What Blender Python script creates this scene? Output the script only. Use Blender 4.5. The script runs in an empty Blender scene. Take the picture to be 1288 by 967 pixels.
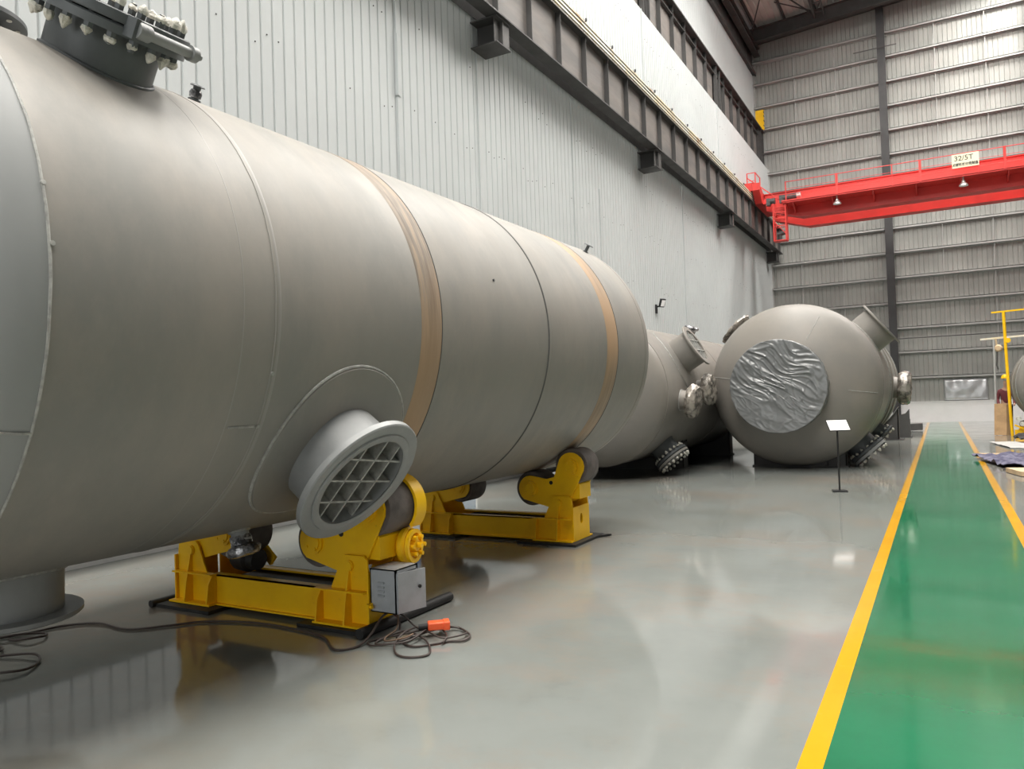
import bpy, math, random
from mathutils import Vector, Matrix, noise
random.seed(7)
PI = math.pi
scn = bpy.context.scene
COL = scn.collection
R = math.radians

# ------------------------------------------------------------ materials
def mat(name, col, rough=0.5, metal=0.0, spec=0.5, var=0.0, vscale=3.0, bump=0.0, bscale=40.0, col2=None, thr=(0.4, 0.6),
        dirt=None, dscale=6.0, dthr=(0.55, 0.75), rvar=0.0, emit=None, es=0.0, stretch=(1, 1, 1), alpha=None, coat=0.0):
    m = bpy.data.materials.new(name); m.use_nodes = True
    nt = m.node_tree; N = nt.nodes; L = nt.links
    b = N['Principled BSDF']
    b.inputs['Base Color'].default_value = (*col, 1)
    b.inputs['Roughness'].default_value = rough
    b.inputs['Metallic'].default_value = metal
    b.inputs['Specular IOR Level'].default_value = spec
    b.inputs['Coat Weight'].default_value = coat
    tc = N.new('ShaderNodeTexCoord'); mp = N.new('ShaderNodeMapping'); mp.inputs['Scale'].default_value = stretch
    L.new(tc.outputs['Object'], mp.inputs['Vector'])
    src = None
    def nz(scale, detail=6, r=0.6):
        n = N.new('ShaderNodeTexNoise'); n.inputs['Scale'].default_value = scale; n.inputs['Detail'].default_value = detail
        n.inputs['Roughness'].default_value = r; L.new(mp.outputs[0], n.inputs['Vector']); return n
    def mixc(fac, a, bcol):
        mx = N.new('ShaderNodeMix'); mx.data_type = 'RGBA'
        L.new(fac, mx.inputs[0])
        for i, v in ((6, a), (7, bcol)):
            if isinstance(v, tuple): mx.inputs[i].default_value = (*v, 1)
            else: L.new(v, mx.inputs[i])
        return mx.outputs[2]
    def ramp(s, a, c):
        r = N.new('ShaderNodeMapRange'); r.inputs[1].default_value = a; r.inputs[2].default_value = c; L.new(s, r.inputs[0]); return r.outputs[0]
    cur = col
    if var or col2:
        n = nz(vscale)
        c2 = col2 if col2 else tuple(max(0, c * (1 - var)) for c in col)
        cur = mixc(ramp(n.outputs[0], *thr), cur, c2)
    if dirt:
        n = nz(dscale, 8, 0.7)
        cur = mixc(ramp(n.outputs[0], *dthr), cur, dirt)
    if not isinstance(cur, tuple): L.new(cur, b.inputs['Base Color'])
    if rvar:
        n = nz(vscale * 1.7, 5)
        mr = N.new('ShaderNodeMapRange'); mr.inputs[1].default_value = 0.35; mr.inputs[2].default_value = 0.65
        mr.inputs[3].default_value = rough; mr.inputs[4].default_value = rough + rvar
        L.new(n.outputs[0], mr.inputs[0]); L.new(mr.outputs[0], b.inputs['Roughness'])
    if bump:
        n = nz(bscale, 4); bp = N.new('ShaderNodeBump'); bp.inputs['Strength'].default_value = bump; bp.inputs['Distance'].default_value = 0.02
        L.new(n.outputs[0], bp.inputs['Height']); L.new(bp.outputs[0], b.inputs['Normal'])
    if emit:
        b.inputs['Emission Color'].default_value = (*emit, 1); b.inputs['Emission Strength'].default_value = es
    return m

M = {}
M['tank'] = mat('tank_primer', (0.262, 0.25, 0.228), 0.46, 0, 0.4, col2=(0.232, 0.228, 0.212), vscale=0.9, bump=0.015, bscale=60, rvar=0.1, dirt=(0.305, 0.28, 0.25), dscale=1.1, dthr=(.45, .75), stretch=(1, 1.8, 1))
M['tank_head_lit'] = mat('lit_head_primer', (0.29, 0.30, 0.30), 0.42, 0, 0.35, var=0.06, vscale=0.8, rvar=0.1)  # tank primer made paler and bluer, for the light falling on the near head
M['nozzle'] = mat('nozzle_primer', (0.27, 0.28, 0.28), 0.42, 0, 0.4, var=0.1, vscale=4, bump=0.02)
M['nozzle_dark'] = mat('dark_nozzle_primer', (0.10, 0.11, 0.115), 0.45, 0, 0.4, var=0.15, vscale=4)
M['weld'] = mat('weld_bead', (0.40, 0.40, 0.38), 0.5, 0, 0.4, var=0.3, vscale=20, bump=0.2, bscale=50)
M['seam_pale'] = mat('seam_primer', (0.29, 0.28, 0.262), 0.45)
M['seam_dark'] = mat('dark_seam', (0.10, 0.10, 0.10), 0.5, var=0.2)
M['tank_brown'] = mat('far_tank_primer', (0.225, 0.208, 0.185), 0.42, 0, 0.4, col2=(0.195, 0.185, 0.17), vscale=0.8, rvar=0.1)
M['bore_shade'] = mat('nozzle_bore_shade', (0.09, 0.095, 0.10), 0.6, 0, 0.3)  # dark disc colour standing in for the shade inside open nozzles
M['yellow'] = mat('yellow_paint', (0.95, 0.56, 0.004), 0.42, 0, 0.35, col2=(0.86, 0.47, 0.004), vscale=3.5, thr=(.45, .75), dirt=(0.10, 0.05, 0.015), dscale=14, dthr=(.66, .76), bump=0.04, bscale=50)
M['rubber'] = mat('black_rubber', (0.018, 0.018, 0.018), 0.6, var=0.4, vscale=8)
M['tire'] = mat('grey_worn_rubber', (0.15, 0.13, 0.12), 0.65, 0, 0.3, col2=(0.09, 0.08, 0.075), vscale=5, bump=0.06)
M['blackmetal'] = mat('black_metal', (0.015, 0.015, 0.016), 0.4, 0.2)
M['cabinet'] = mat('cabinet_grey', (0.44, 0.465, 0.49), 0.4, 0.1, 0.5, var=0.15, vscale=5, dirt=(.2, .16, .12), dscale=18, dthr=(.68, .8))
M['white_tape'] = mat('white_tape', (0.72, 0.70, 0.62), 0.35, 0, 0.6, var=0.3, vscale=18, bump=0.8, bscale=28)
M['foil'] = mat('clear_film_wrap', (0.5, 0.5, 0.52), 0.14, 0.4, 0.8, col2=(0.06, 0.06, 0.065), vscale=9, thr=(.45, .6), bump=1.0, bscale=14)
M['foil_warm'] = mat('dusty_film_wrap', (0.33, 0.30, 0.26), 0.25, 0.2, 0.8, col2=(0.10, 0.09, 0.08), vscale=7, thr=(.45, .62), bump=1.0, bscale=9)
M['tarp'] = mat('grey_plastic_sheet', (0.165, 0.172, 0.175), 0.27, 0.04, 0.8, var=0.12, vscale=4, bump=0.18, bscale=7, stretch=(1, 1, 2.2))
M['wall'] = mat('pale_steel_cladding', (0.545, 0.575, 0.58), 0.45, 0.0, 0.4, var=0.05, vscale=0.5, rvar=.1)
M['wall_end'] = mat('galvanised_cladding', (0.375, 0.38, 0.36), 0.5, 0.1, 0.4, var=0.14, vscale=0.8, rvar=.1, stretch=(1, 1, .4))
M['wall_dim'] = mat('dark_cladding', (0.10, 0.10, 0.10), 0.6)
M['shiny'] = mat('bright_sheet_metal', (0.62, 0.63, 0.65), 0.3, 0.55, var=.15, vscale=3)
M['girt'] = mat('girt_steel', (0.47, 0.47, 0.46), 0.5, 0.1, 0.4, var=0.1, vscale=2)
M['white_wall'] = mat('white_plaster', (0.88, 0.88, 0.88), 0.7, 0, 0.3, var=0.03)
M['steel'] = mat('dark_grey_steel', (0.075, 0.073, 0.072), 0.5, 0.1, 0.4, var=0.2, vscale=1.5, rvar=.15)
M['steel_web'] = mat('brown_grey_steel', (0.19, 0.17, 0.155), 0.5, 0.1, 0.4, col2=(0.145, 0.135, 0.13), vscale=0.9, stretch=(1, .5, 3), rvar=.15)
M['column'] = mat('column_steel', (0.05, 0.05, 0.052), 0.5, 0.1, 0.4, var=0.2, vscale=1)
M['roof'] = mat('roof_sheet', (0.62, 0.59, 0.56), 0.55, 0, 0.4, var=0.12, vscale=1)
M['skylight'] = mat('roof_skylight', (0.8, 0.8, 0.8), 0.5, emit=(1.0, 0.965, 0.91), es=36)
M['added_door_light'] = mat('added_doorway_light', (0.8, 0.8, 0.8), 0.5, emit=(0.93, 0.97, 1.0), es=2.3)
M['bar'] = mat('cream_conductor', (0.82, 0.70, 0.48), 0.35, 0, 0.5, col2=(0.80, 0.78, 0.70), vscale=2, dirt=(0.42, 0.22, 0.07), dscale=1.2, dthr=(.55, .68), stretch=(1, .7, 1))
M['red'] = mat('crane_red', (0.68, 0.04, 0.032), 0.38, 0, 0.5, var=0.12, vscale=1.2, rvar=.1)
M['cream'] = mat('cream_board', (0.82, 0.76, 0.55), 0.5)
M['black_text'] = mat('black_lettering', (0.03, 0.03, 0.025), 0.5)
M['grey_text'] = mat('faint_lettering', (0.60, 0.58, 0.60), 0.5)
M['lamp'] = mat('lamp_aluminium', (0.6, 0.58, 0.56), 0.3, 0.6)
M['motor'] = mat('motor_grey', (0.09, 0.09, 0.09), 0.45, 0.2, var=0.4, vscale=8)
M['white_sheet'] = mat('white_card', (0.92, 0.92, 0.92), 0.5)
M['cord'] = mat('cord_dark', (0.05, 0.035, 0.03), 0.5)
M['orange'] = mat('orange_plastic', (0.95, 0.13, 0.04), 0.4)
M['lane_yellow'] = mat('lane_line_yellow', (0.62, 0.31, 0.006), 0.14, 0, 0.5, var=0.08, vscale=1.5, dirt=(.6, .42, .15), dscale=2.5, dthr=(.62, .85))
M['card'] = mat('cardboard', (0.50, 0.33, 0.18), 0.8, 0, 0.2, var=0.2, vscale=4)
M['wood'] = mat('pale_wood', (0.60, 0.44, 0.27), 0.6, var=0.2, vscale=5)
M['cloth'] = mat('purple_grey_cloth', (0.06, 0.058, 0.10), 0.85, 0, 0.2, col2=(0.15, 0.145, 0.2), vscale=6, bump=.3, bscale=9)
M['blue'] = mat('blue_plastic', (0.02, 0.12, 0.35), 0.4)
M['board_blue'] = mat('poster_board', (0.16, 0.24, 0.36), 0.35, col2=(0.55, 0.6, 0.55), vscale=5, thr=(.6, .7))
M['debris'] = mat('grey_sheet_metal', (0.42, 0.44, 0.46), 0.35, 0.3, var=.3, vscale=4)
M['rustwood'] = mat('weathered_plank', (0.22, 0.14, 0.09), 0.7, var=.4, vscale=6)
M['lampglass'] = mat('floodlight_glass', (0.9, 0.9, 0.9), 0.1)
M['skin_red'] = mat('dark_red_fabric', (0.12, 0.02, 0.025), 0.8)

def rust_mat():
    m = mat('rust_band', (0.36, 0.30, 0.24), 0.55, 0, 0.3)
    nt = m.node_tree; N = nt.nodes; L = nt.links; b = N['Principled BSDF']
    tc = N.new('ShaderNodeTexCoord'); mp = N.new('ShaderNodeMapping'); mp.inputs['Scale'].default_value = (0.8, 9, 0.8)
    n = N.new('ShaderNodeTexNoise'); n.inputs['Scale'].default_value = 2.0; n.inputs['Detail'].default_value = 8; n.inputs['Roughness'].default_value = .65
    L.new(tc.outputs['Object'], mp.inputs[0]); L.new(mp.outputs[0], n.inputs['Vector'])
    cr = N.new('ShaderNodeValToRGB'); e = cr.color_ramp.elements
    e[0].position = .33; e[0].color = (.145, .115, .09, 1); e[1].position = .52; e[1].color = (.25, .205, .16, 1)
    x = e.new(.60); x.color = (.35, .26, .18, 1); x = e.new(.70); x.color = (.28, .23, .185, 1)
    L.new(n.outputs[0], cr.inputs[0])
    # a newer, oranger rust coat on the part of the ring wiped last
    n2 = N.new('ShaderNodeTexNoise'); n2.inputs['Scale'].default_value = .55; n2.inputs['Detail'].default_value = 2
    L.new(tc.outputs['Object'], n2.inputs['Vector'])
    mr = N.new('ShaderNodeMapRange'); mr.inputs[1].default_value = .5; mr.inputs[2].default_value = .68; L.new(n2.outputs[0], mr.inputs[0])
    mx = N.new('ShaderNodeMix'); mx.data_type = 'RGBA'; L.new(mr.outputs[0], mx.inputs[0]); L.new(cr.outputs[0], mx.inputs[6]); mx.inputs[7].default_value = (.44, .295, .18, 1)
    L.new(mx.outputs[2], b.inputs['Base Color'])
    return m
M['rust'] = rust_mat()

def floor_mat(name, base, base2, stain, amt):
    m = bpy.data.materials.new(name); m.use_nodes = True
    nt = m.node_tree; N = nt.nodes; L = nt.links; b = N['Principled BSDF']
    tc = N.new('ShaderNodeTexCoord')
    def nz(scale, det, rg=.6, st=(1, 1, 1)):
        mp = N.new('ShaderNodeMapping'); mp.inputs['Scale'].default_value = st; L.new(tc.outputs['Object'], mp.inputs[0])
        n = N.new('ShaderNodeTexNoise'); n.inputs['Scale'].default_value = scale; n.inputs['Detail'].default_value = det; n.inputs['Roughness'].default_value = rg
        L.new(mp.outputs[0], n.inputs['Vector']); return n.outputs[0]
    def mr(s, a, c, d0=0., d1=1.):
        r = N.new('ShaderNodeMapRange'); 
        for i, v in enumerate((a, c, d0, d1)): r.inputs[i + 1].default_value = v
        L.new(s, r.inputs[0]); return r.outputs[0]
    def mix(f, a, c):
        mx = N.new('ShaderNodeMix'); mx.data_type = 'RGBA'; L.new(f, mx.inputs[0])
        for i, v in ((6, a), (7, c)):
            if isinstance(v, tuple): mx.inputs[i].default_value = (*v, 1)
            else: L.new(v, mx.inputs[i])
        return mx.outputs[2]
    c = mix(mr(nz(.55, 5), .4, .62), base, base2)
    c = mix(mr(nz(.38, 8, .72, (1, 1.2, 1)), .48, .66, 0, amt), c, stain)
    c = mix(mr(nz(.27, 7, .68), .5, .64, 0, .55 * amt), c, tuple(a * g for a, g in zip(base, (.86, .77, .68))))
    c = mix(mr(nz(2.2, 9, .75), .58, .8, 0, .35 * amt), c, tuple(x * .62 for x in base))
    L.new(c, b.inputs['Base Color'])
    L.new(mr(nz(.8, 7, .7), .38, .68, .05, .14), b.inputs['Roughness'])
    bp = N.new('ShaderNodeBump'); bp.inputs['Strength'].default_value = .02; bp.inputs['Distance'].default_value = .02
    L.new(nz(1.3, 3), bp.inputs['Height']); L.new(bp.outputs[0], b.inputs['Normal'])
    b.inputs['Specular IOR Level'].default_value = .45
    return m
M['floor'] = floor_mat('grey_epoxy', (0.205, 0.22, 0.208), (0.175, 0.19, 0.18), (0.225, 0.195, 0.165), 1.0)
M['green'] = floor_mat('green_epoxy', (0.012, 0.135, 0.062), (0.014, 0.118, 0.056), (0.018, 0.16, 0.08), .5)

# ------------------------------------------------------------ mesh helpers
class MB:
    def __init__(s): s.v = []; s.f = []
    def add(s, vs, fs):
        k = len(s.v); s.v += [tuple(v) for v in vs]; s.f += [tuple(i + k for i in f) for f in fs]; return s
    def box(s, x0, x1, y0, y1, z0, z1):
        v = [(x, y, z) for z in (z0, z1) for y in (y0, y1) for x in (x0, x1)]
        return s.add(v, [(0, 2, 3, 1), (4, 5, 7, 6), (0, 1, 5, 4), (2, 6, 7, 3), (0, 4, 6, 2), (1, 3, 7, 5)])
    def obox(s, c, ax, ay, az):           # centre and three half-axis vectors
        c = Vector(c); ax, ay, az = Vector(ax), Vector(ay), Vector(az)
        v = [c + i * ax + j * ay + k * az for k in (-1, 1) for j in (-1, 1) for i in (-1, 1)]
        f = [(0, 2, 3, 1), (4, 5, 7, 6), (0, 1, 5, 4), (2, 6, 7, 3), (0, 4, 6, 2), (1, 3, 7, 5)]
        if ax.cross(ay).dot(az) < 0: f = [q[::-1] for q in f]
        return s.add(v, f)
    def bar(s, p, q, w, h, up=(0, 0, 1)):
        p, q = Vector(p), Vector(q); d = q - p; u = Vector(up)
        if abs(d.normalized().dot(u)) > .98: u = Vector((0, 1, 0))
        sx = d.cross(u).normalized(); sy = sx.cross(d).normalized()
        return s.obox((p + q) / 2, d / 2, sx * w / 2, sy * h / 2)
    def lathe(s, o, axis, prof, n=32, closed=False, e1=None):   # prof: (distance along axis, radius)
        o = Vector(o); a = Vector(axis).normalized()
        t = Vector(e1) if e1 else (Vector((0, 1, 0)) if abs(a.y) < .9 else Vector((1, 0, 0)))
        u = (t - a * t.dot(a)).normalized(); w = a.cross(u)
        vs = []; fs = []; idx = []
        for d, r in prof:
            if r < 1e-6: idx.append([len(vs)]); vs.append(o + a * d)
            else:
                idx.append(list(range(len(vs), len(vs) + n)))
                for i in range(n):
                    t_ = 2 * PI * i / n; vs.append(o + a * d + (u * math.cos(t_) + w * math.sin(t_)) * r)
        rings = list(zip(idx, idx[1:])) + ([(idx[-1], idx[0])] if closed else [])
        for A, B in rings:
            for i in range(n):
                j = (i + 1) % n
                if len(A) == 1 and len(B) == 1: continue
                if len(A) == 1: fs.append((A[0], B[j], B[i]))
                elif len(B) == 1: fs.append((A[i], A[j], B[0]))
                else: fs.append((A[i], A[j], B[j], B[i]))
        return s.add(vs, fs)
    def cyl(s, p, q, r, n=20, r2=None):
        p, q = Vector(p), Vector(q); L_ = (q - p).length
        return s.lathe(p, q - p, [(0, 0), (0, r), (L_, r if r2 is None else r2), (L_, 0)], n)
    def ring(s, p, axis, ro, ri, t, n=48):
        return s.lathe(p, axis, [(0, ri), (0, ro), (t, ro), (t, ri)], n, closed=True)
    def prism(s, pts, o, ux, uy, t):       # polygon in the plane (ux, uy), thickness vector t
        o, ux, uy, t = Vector(o), Vector(ux), Vector(uy), Vector(t)
        n = len(pts); ar = sum(pts[i][0] * pts[(i + 1) % n][1] - pts[(i + 1) % n][0] * pts[i][1] for i in range(n))
        if (ar > 0) != (ux.cross(uy).dot(t) > 0): pts = pts[::-1]
        a = [o + ux * x + uy * y for x, y in pts]
        fs = [tuple(range(n - 1, -1, -1)), tuple(range(n, 2 * n))] + [(i, (i + 1) % n, n + (i + 1) % n, n + i) for i in range(n)]
        return s.add(a + [p + t for p in a], fs)
    def tube(s, pts, r, n=8, close=False):
        pts = [Vector(p) for p in pts]; m = len(pts); vs = []; fs = []; prev = None
        for i, p in enumerate(pts):
            if close: d = pts[(i + 1) % m] - pts[i - 1]
            else: d = pts[min(i + 1, m - 1)] - pts[max(i - 1, 0)]
            d.normalize()
            if prev is None:
                t = Vector((0, 0, 1)) if abs(d.z) < .9 else Vector((1, 0, 0)); u = (t - d * t.dot(d)).normalized()
            else: u = (prev - d * prev.dot(d)).normalized()
            prev = u; w = d.cross(u)
            rr = r[i] if isinstance(r, (list, tuple)) else r
            for k in range(n): a = 2 * PI * k / n; vs.append(p + (u * math.cos(a) + w * math.sin(a)) * rr)
        for i in range(m if close else m - 1):
            j = (i + 1) % m
            for k in range(n): l = (k + 1) % n; fs.append((i * n + k, i * n + l, j * n + l, j * n + k))
        if not close: fs += [tuple(range(n - 1, -1, -1)), tuple((m - 1) * n + k for k in range(n))]
        return s.add(vs, fs)
    def build(s, name, material, parent=None, smooth=True, kind=None, jit=0.0, bevel=0.0, shift=None):
        me = bpy.data.meshes.new(name); o = bpy.data.objects.new(name, me)
        off = Vector((0, 0, 0))
        if parent is not None:
            p = parent
            while p is not None: off += p.location; p = p.parent
        vs = [Vector(v) - off for v in s.v]
        if jit: vs = [v + noise.noise_vector(v * 14) * jit for v in vs]
        me.from_pydata(vs, [], s.f); me.update()
        me.materials.append(M[material] if isinstance(material, str) else material)
        if smooth:
            me.polygons.foreach_set('use_smooth', [True] * len(me.polygons)); me.set_sharp_from_angle(angle=R(35))
        COL.objects.link(o)
        if parent is not None: o.parent = parent
        if kind: o['kind'] = kind
        if bevel:
            b = o.modifiers.new('bevel', 'BEVEL'); b.width = bevel; b.segments = 2; b.limit_method = 'ANGLE'; b.angle_limit = R(40)
        return o

def smooth_pts(P, k=6, close=False):       # Catmull-Rom
    P = [Vector(p) for p in P]; out = []; n = len(P)
    for i in range(n if close else n - 1):
        g = lambda j: P[j % n] if close else P[max(0, min(n - 1, j))]
        a, b, c, d = g(i - 1), g(i), g(i + 1), g(i + 2)
        for q in range(k):
            t = q / k
            out.append(.5 * ((2 * b) + (c - a) * t + (2 * a - 5 * b + 4 * c - d) * t * t + (3 * b - a - 3 * c + d) * t ** 3))
    if not close: out.append(P[-1])
    return out

def tag(o, label=None, cat=None, group=None, kind=None):
    if label: o['label'] = label
    if cat: o['category'] = cat
    if group: o['group'] = group
    if kind: o['kind'] = kind
    return o
def thing(name, label, cat, loc=(0, 0, 0), group=None):
    o = bpy.data.objects.new(name, None); COL.objects.link(o); o.location = loc
    return tag(o, label, cat, group)
def copy_tree(o, parent=None):
    c = o.copy(); COL.objects.link(c); c.parent = parent
    for ch in list(o.children): copy_tree(ch, c)
    return c

# ------------------------------------------------------------ the building
XW, XU, XR, YE, YB = -7.46, -8.04, 16.0, 41.7, -13.0
def roofz(x): return 20.10 + .056 * (x + 8.04) if x < 4 else 20.10 + .056 * (16.04 - x)

o = MB().box(-9, XR + .3, YB - .3, YE + .3, -.3, 0).build('floor', 'floor', smooth=False); tag(o, kind='structure')

def rib_profile(u0, u1, pitch, depth, groove, base):
    """ribbed steel sheet section: returns list of (u, offset)"""
    out = []; u = u0; k = 0
    while u < u1 - 1e-6:
        out += [(u, 0), (u + pitch - groove, 0), (u + pitch - groove * .78, -depth), (u + pitch - groove * .22, -depth)]
        u += pitch
    out.append((u1, 0)); return out
def clad_left(name, x, y0, y1, z0, z1, pitch=.2):
    prof = rib_profile(y0, y1, pitch, .02, .036, 0); mb = MB(); vs = []; n = len(prof)
    for u, d in prof: vs.append((x + d, u, z0))
    for u, d in prof: vs.append((x + d, u, z1))
    mb.add(vs, [(i, i + 1, n + i + 1, n + i) for i in range(n - 1)])
    return mb
mb = clad_left('w', XW, YB, YE, .95, 13.38)
mb.box(XU - .05, XW - .03, YB, YE, .93, .95); mb.box(XU - .05, XW - .03, YB, YE, 13.34, 13.38)
rr = random.Random(3)
for yy in range(0, 200):                    # screw heads on the ribs
    y = -1 + yy * .2 + .08
    for z in (3.3, 4.9, 6.4, 7.9, 11.2, 12.6):
        if rr.random() < .33: 
            zz = z + rr.uniform(-.12, .12); mb.box(XW, XW + .012, y - .007, y + .007, zz - .007, zz + .007)
wl = mb.build('wall_left', 'wall', smooth=False, kind='structure')
wl.data.materials.append(M['steel'])
for p in wl.data.polygons:
    if p.area < 3e-4: p.material_index = 1
MB().box(XU - .2, XU + .06, YB, YE, 0, .95).build('baseboard_left', 'white_wall', smooth=False, kind='structure')
mb = clad_left('w', XU, YB, YE, 15.2, 18.58)
mb.build('wall_left', 'wall', smooth=False, kind='structure').name = 'wall_left_upper'
MB().box(XU - .25, XU + .0, YB, YE, 18.56, 20.3).box(XU, XU + .16, YB, YE, 18.5, 18.66).box(XU, XU + .3, YB, YE, 19.7, 19.82).build('trim_1', 'steel', smooth=False, kind='structure')
# lapped sheet edges that stand proud of the wall
mb = MB()
for y, z0, z1, w in ((9.8, .95, 8.8, .02), (9.78, 6.6, 7.6, .05), (12.3, .95, 8.25, .012), (16.6, 4.4, 8.8, .01), (18.2, .95, 7.0, .012), (25.6, .95, 8.8, .012), (31.0, 9.4, 13.38, .012), (22.0, 9.4, 13.38, .012)):
    mb.prism([(0, 0), (.16, 0), (0, w + .012)], (XW + .001, y, z0), (0, 1, 0), (1, 0, 0), (0, 0, z1 - z0))
mb.build('trim_2', 'wall', smooth=False, kind='structure')
# end wall: ribbed galvanised sheet
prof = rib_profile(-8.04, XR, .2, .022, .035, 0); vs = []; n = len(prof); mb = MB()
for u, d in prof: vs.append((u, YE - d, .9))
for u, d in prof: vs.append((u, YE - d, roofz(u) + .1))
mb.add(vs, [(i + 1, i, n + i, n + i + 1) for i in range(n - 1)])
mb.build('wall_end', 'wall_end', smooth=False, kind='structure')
MB().box(-8.04, XR, YE - .12, YE + .1, 0, .98).box(-8.04, XR, YE - .15, YE - .12, .95, .98).build('baseboard_end', 'white_wall', smooth=False, kind='structure')
MB().box(XR, XR + .2, YB, YE, 0, 21).build('wall_right', 'wall_dim', smooth=False, kind='structure')
MB().box(-8.3, XR, YB - .2, YB, 0, 22).build('wall_back', 'wall_dim', smooth=False, kind='structure')
MB().add([(-7.0, YB + .02, .05), (3.0, YB + .02, .05), (3.0, YB + .02, 5.5), (-7.0, YB + .02, 5.5)], [(0, 3, 2, 1)]).build('added_doorway_1', 'added_door_light', smooth=False, kind='structure')  # unseen glowing doorway, added to light faces turned toward the camera
k = 3
girtz = [2.18, 3.42, 4.60, 5.84, 7.07, 8.31, 9.5, 10.72, 11.93, 13.14, 14.34, 15.54, 16.74, 17.96, 19.14]
for z in girtz:
    mb = MB(); mb.box(-8.04, XR, YE - .22, YE - .03, z + .0, z + .03).box(-8.04, XR, YE - .22, YE - .205, z - .075, z + .03).box(-8.04, XR, YE - .05, YE - .03, z - .12, z + .0)
    mb.build('trim_%d' % k, 'girt', smooth=False, kind='structure'); k += 1
mb = MB()
for i, z in enumerate(girtz[:-1]):
    for x in (-6.0, -4.05, .35, 2.4, 4.5, 6.5): mb.cyl((x, YE - .14, z + .03), (x + .04, YE - .14, girtz[i + 1]), .022, 6)
mb.build('trim_%d' % k, 'girt', smooth=False, kind='structure'); k += 1
MB().cyl((-8, YE - .3, 4.05), (XR, YE - .3, 4.05), .025, 8).build('trim_%d' % k, 'steel', kind='structure'); k += 1
MB().box(-8.04, -7.96, YE - .14, YE - .02, 13.4, 20.1).box(XW - .02, XW + .06, YE - .14, YE - .02, .95, 13.38).build('trim_%d' % k, 'girt', smooth=False, kind='structure'); k += 1
vs = []; fs = []; nx_, nz_ = 22, 8
for j in range(nz_ + 1):
    for i in range(nx_ + 1):
        x_, z_ = .15 + 1.75 * i / nx_, 1.02 + .98 * j / nz_
        vs.append((x_, YE - .10 + noise.noise(Vector((x_ * 2.6, 0, z_ * 2.2))) * .05, z_))
for j in range(nz_):
    for i in range(nx_): a_ = j * (nx_ + 1) + i; fs.append((a_, a_ + 1, a_ + nx_ + 2, a_ + nx_ + 1))
o = MB().add(vs, fs).build('metal_sheet', 'shiny'); so = o.modifiers.new('thick', 'SOLIDIFY'); so.thickness = .004
tag(o, 'buckled shiny metal sheet on the end wall above the white base, behind the walkway', 'metal sheet')
# H-section columns on the end wall
for x in (-1.88, 4.2, 10.2):
    mb = MB(); mb.box(x - .17, x + .17, YE - .62, YE - .59, 0, 20.3).box(x - .17, x + .17, YE - .26, YE - .23, 0, 20.3).box(x - .012, x + .012, YE - .6, YE - .25, 0, 20.3)
    mb.box(x - .17, x - .13, YE - .6, YE - .25, 15.0, 20.2)
    mb.build('trim_%d' % k, 'column', smooth=False, kind='structure'); k += 1
MB().cyl((-3.1, YE - .75, 18.2), (-1.2, YE - .75, 18.2), .02, 6).build('trim_%d' % k, 'steel', kind='structure'); k += 1
# roof: sheet, skylights, rafters, purlins, bracing
prof = rib_profile(-8.3, XR + .2, .3, .04, .12, 0); vs = []; n = len(prof); mb = MB()
for u, d in prof: vs.append((u, YB - .2, roofz(u) + .55 - d))
for u, d in prof: vs.append((u, YE + .2, roofz(u) + .55 - d))
mb.add(vs, [(i, i + 1, n + i + 1, n + i) for i in range(n - 1)])
mb.build('ceiling', 'roof', smooth=False, kind='structure')
wn = 1
for y in (-8.5, -2.5, 3.5, 11.5, 18.5, 25.5, 31.0, 38.4):
    mb = MB(); hw_ = 1.15 if y < 22 else 1.0 if y < 36 else 1.2
    for x0, x1 in (((-6.6, 3.7),) if y < 20 else ((-6.8, 3.7),) if y < 30 else ((-4.6, 3.7), (4.3, 10)) if y < 35 else ((1.6, 3.8), (4.3, 14))):
        vs = [(x0, y - hw_, roofz(x0) + .42), (x1, y - hw_, roofz(x1) + .42), (x1, y + hw_, roofz(x1) + .42), (x0, y + hw_, roofz(x0) + .42)]
        mb.add(vs, [(3, 2, 1, 0)])
    mb.build('window_%d' % wn, 'skylight', smooth=False, kind='structure'); wn += 1
def slope_beam(mb, y, zt, zb, w, tf=.03, xa=-8.1):
    for xs, xe in ((xa, 4.0), (4.0, 16.1)):
        for (a, b, hw) in ((zt, zt - tf, w / 2), (zb + tf, zb, w / 2), (zt, zb, .01)):
            v = [(xs, y - hw, roofz(xs) + b), (xe, y - hw, roofz(xe) + b), (xe, y + hw, roofz(xe) + b), (xs, y + hw, roofz(xs) + b),
                 (xs, y - hw, roofz(xs) + a), (xe, y - hw, roofz(xe) + a), (xe, y + hw, roofz(xe) + a), (xs, y + hw, roofz(xs) + a)]
            mb.add(v, [(3, 2, 1, 0), (4, 5, 6, 7), (0, 1, 5, 4), (1, 2, 6, 5), (2, 3, 7, 6), (3, 0, 4, 7)])
for y in (-5, 4, 13, 22, 31, 40.4):
    mb = MB(); slope_beam(mb, y, .28, -.42 if y > 40 else -.5, .3)
    if y > 40: slope_beam(mb, YE - .12, .5, .0, .2)
    mb.build('trim_%d' % k, 'steel', smooth=False, kind='structure'); k += 1
mb = MB(); x = -7.6
while x < 15.5:
    mb.box(x - .035, x + .035, YB, YE, roofz(x) + .28, roofz(x) + .5); x += 1.45
mb.build('trim_%d' % k, 'steel', smooth=False, kind='structure'); k += 1
mb = MB()
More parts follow.
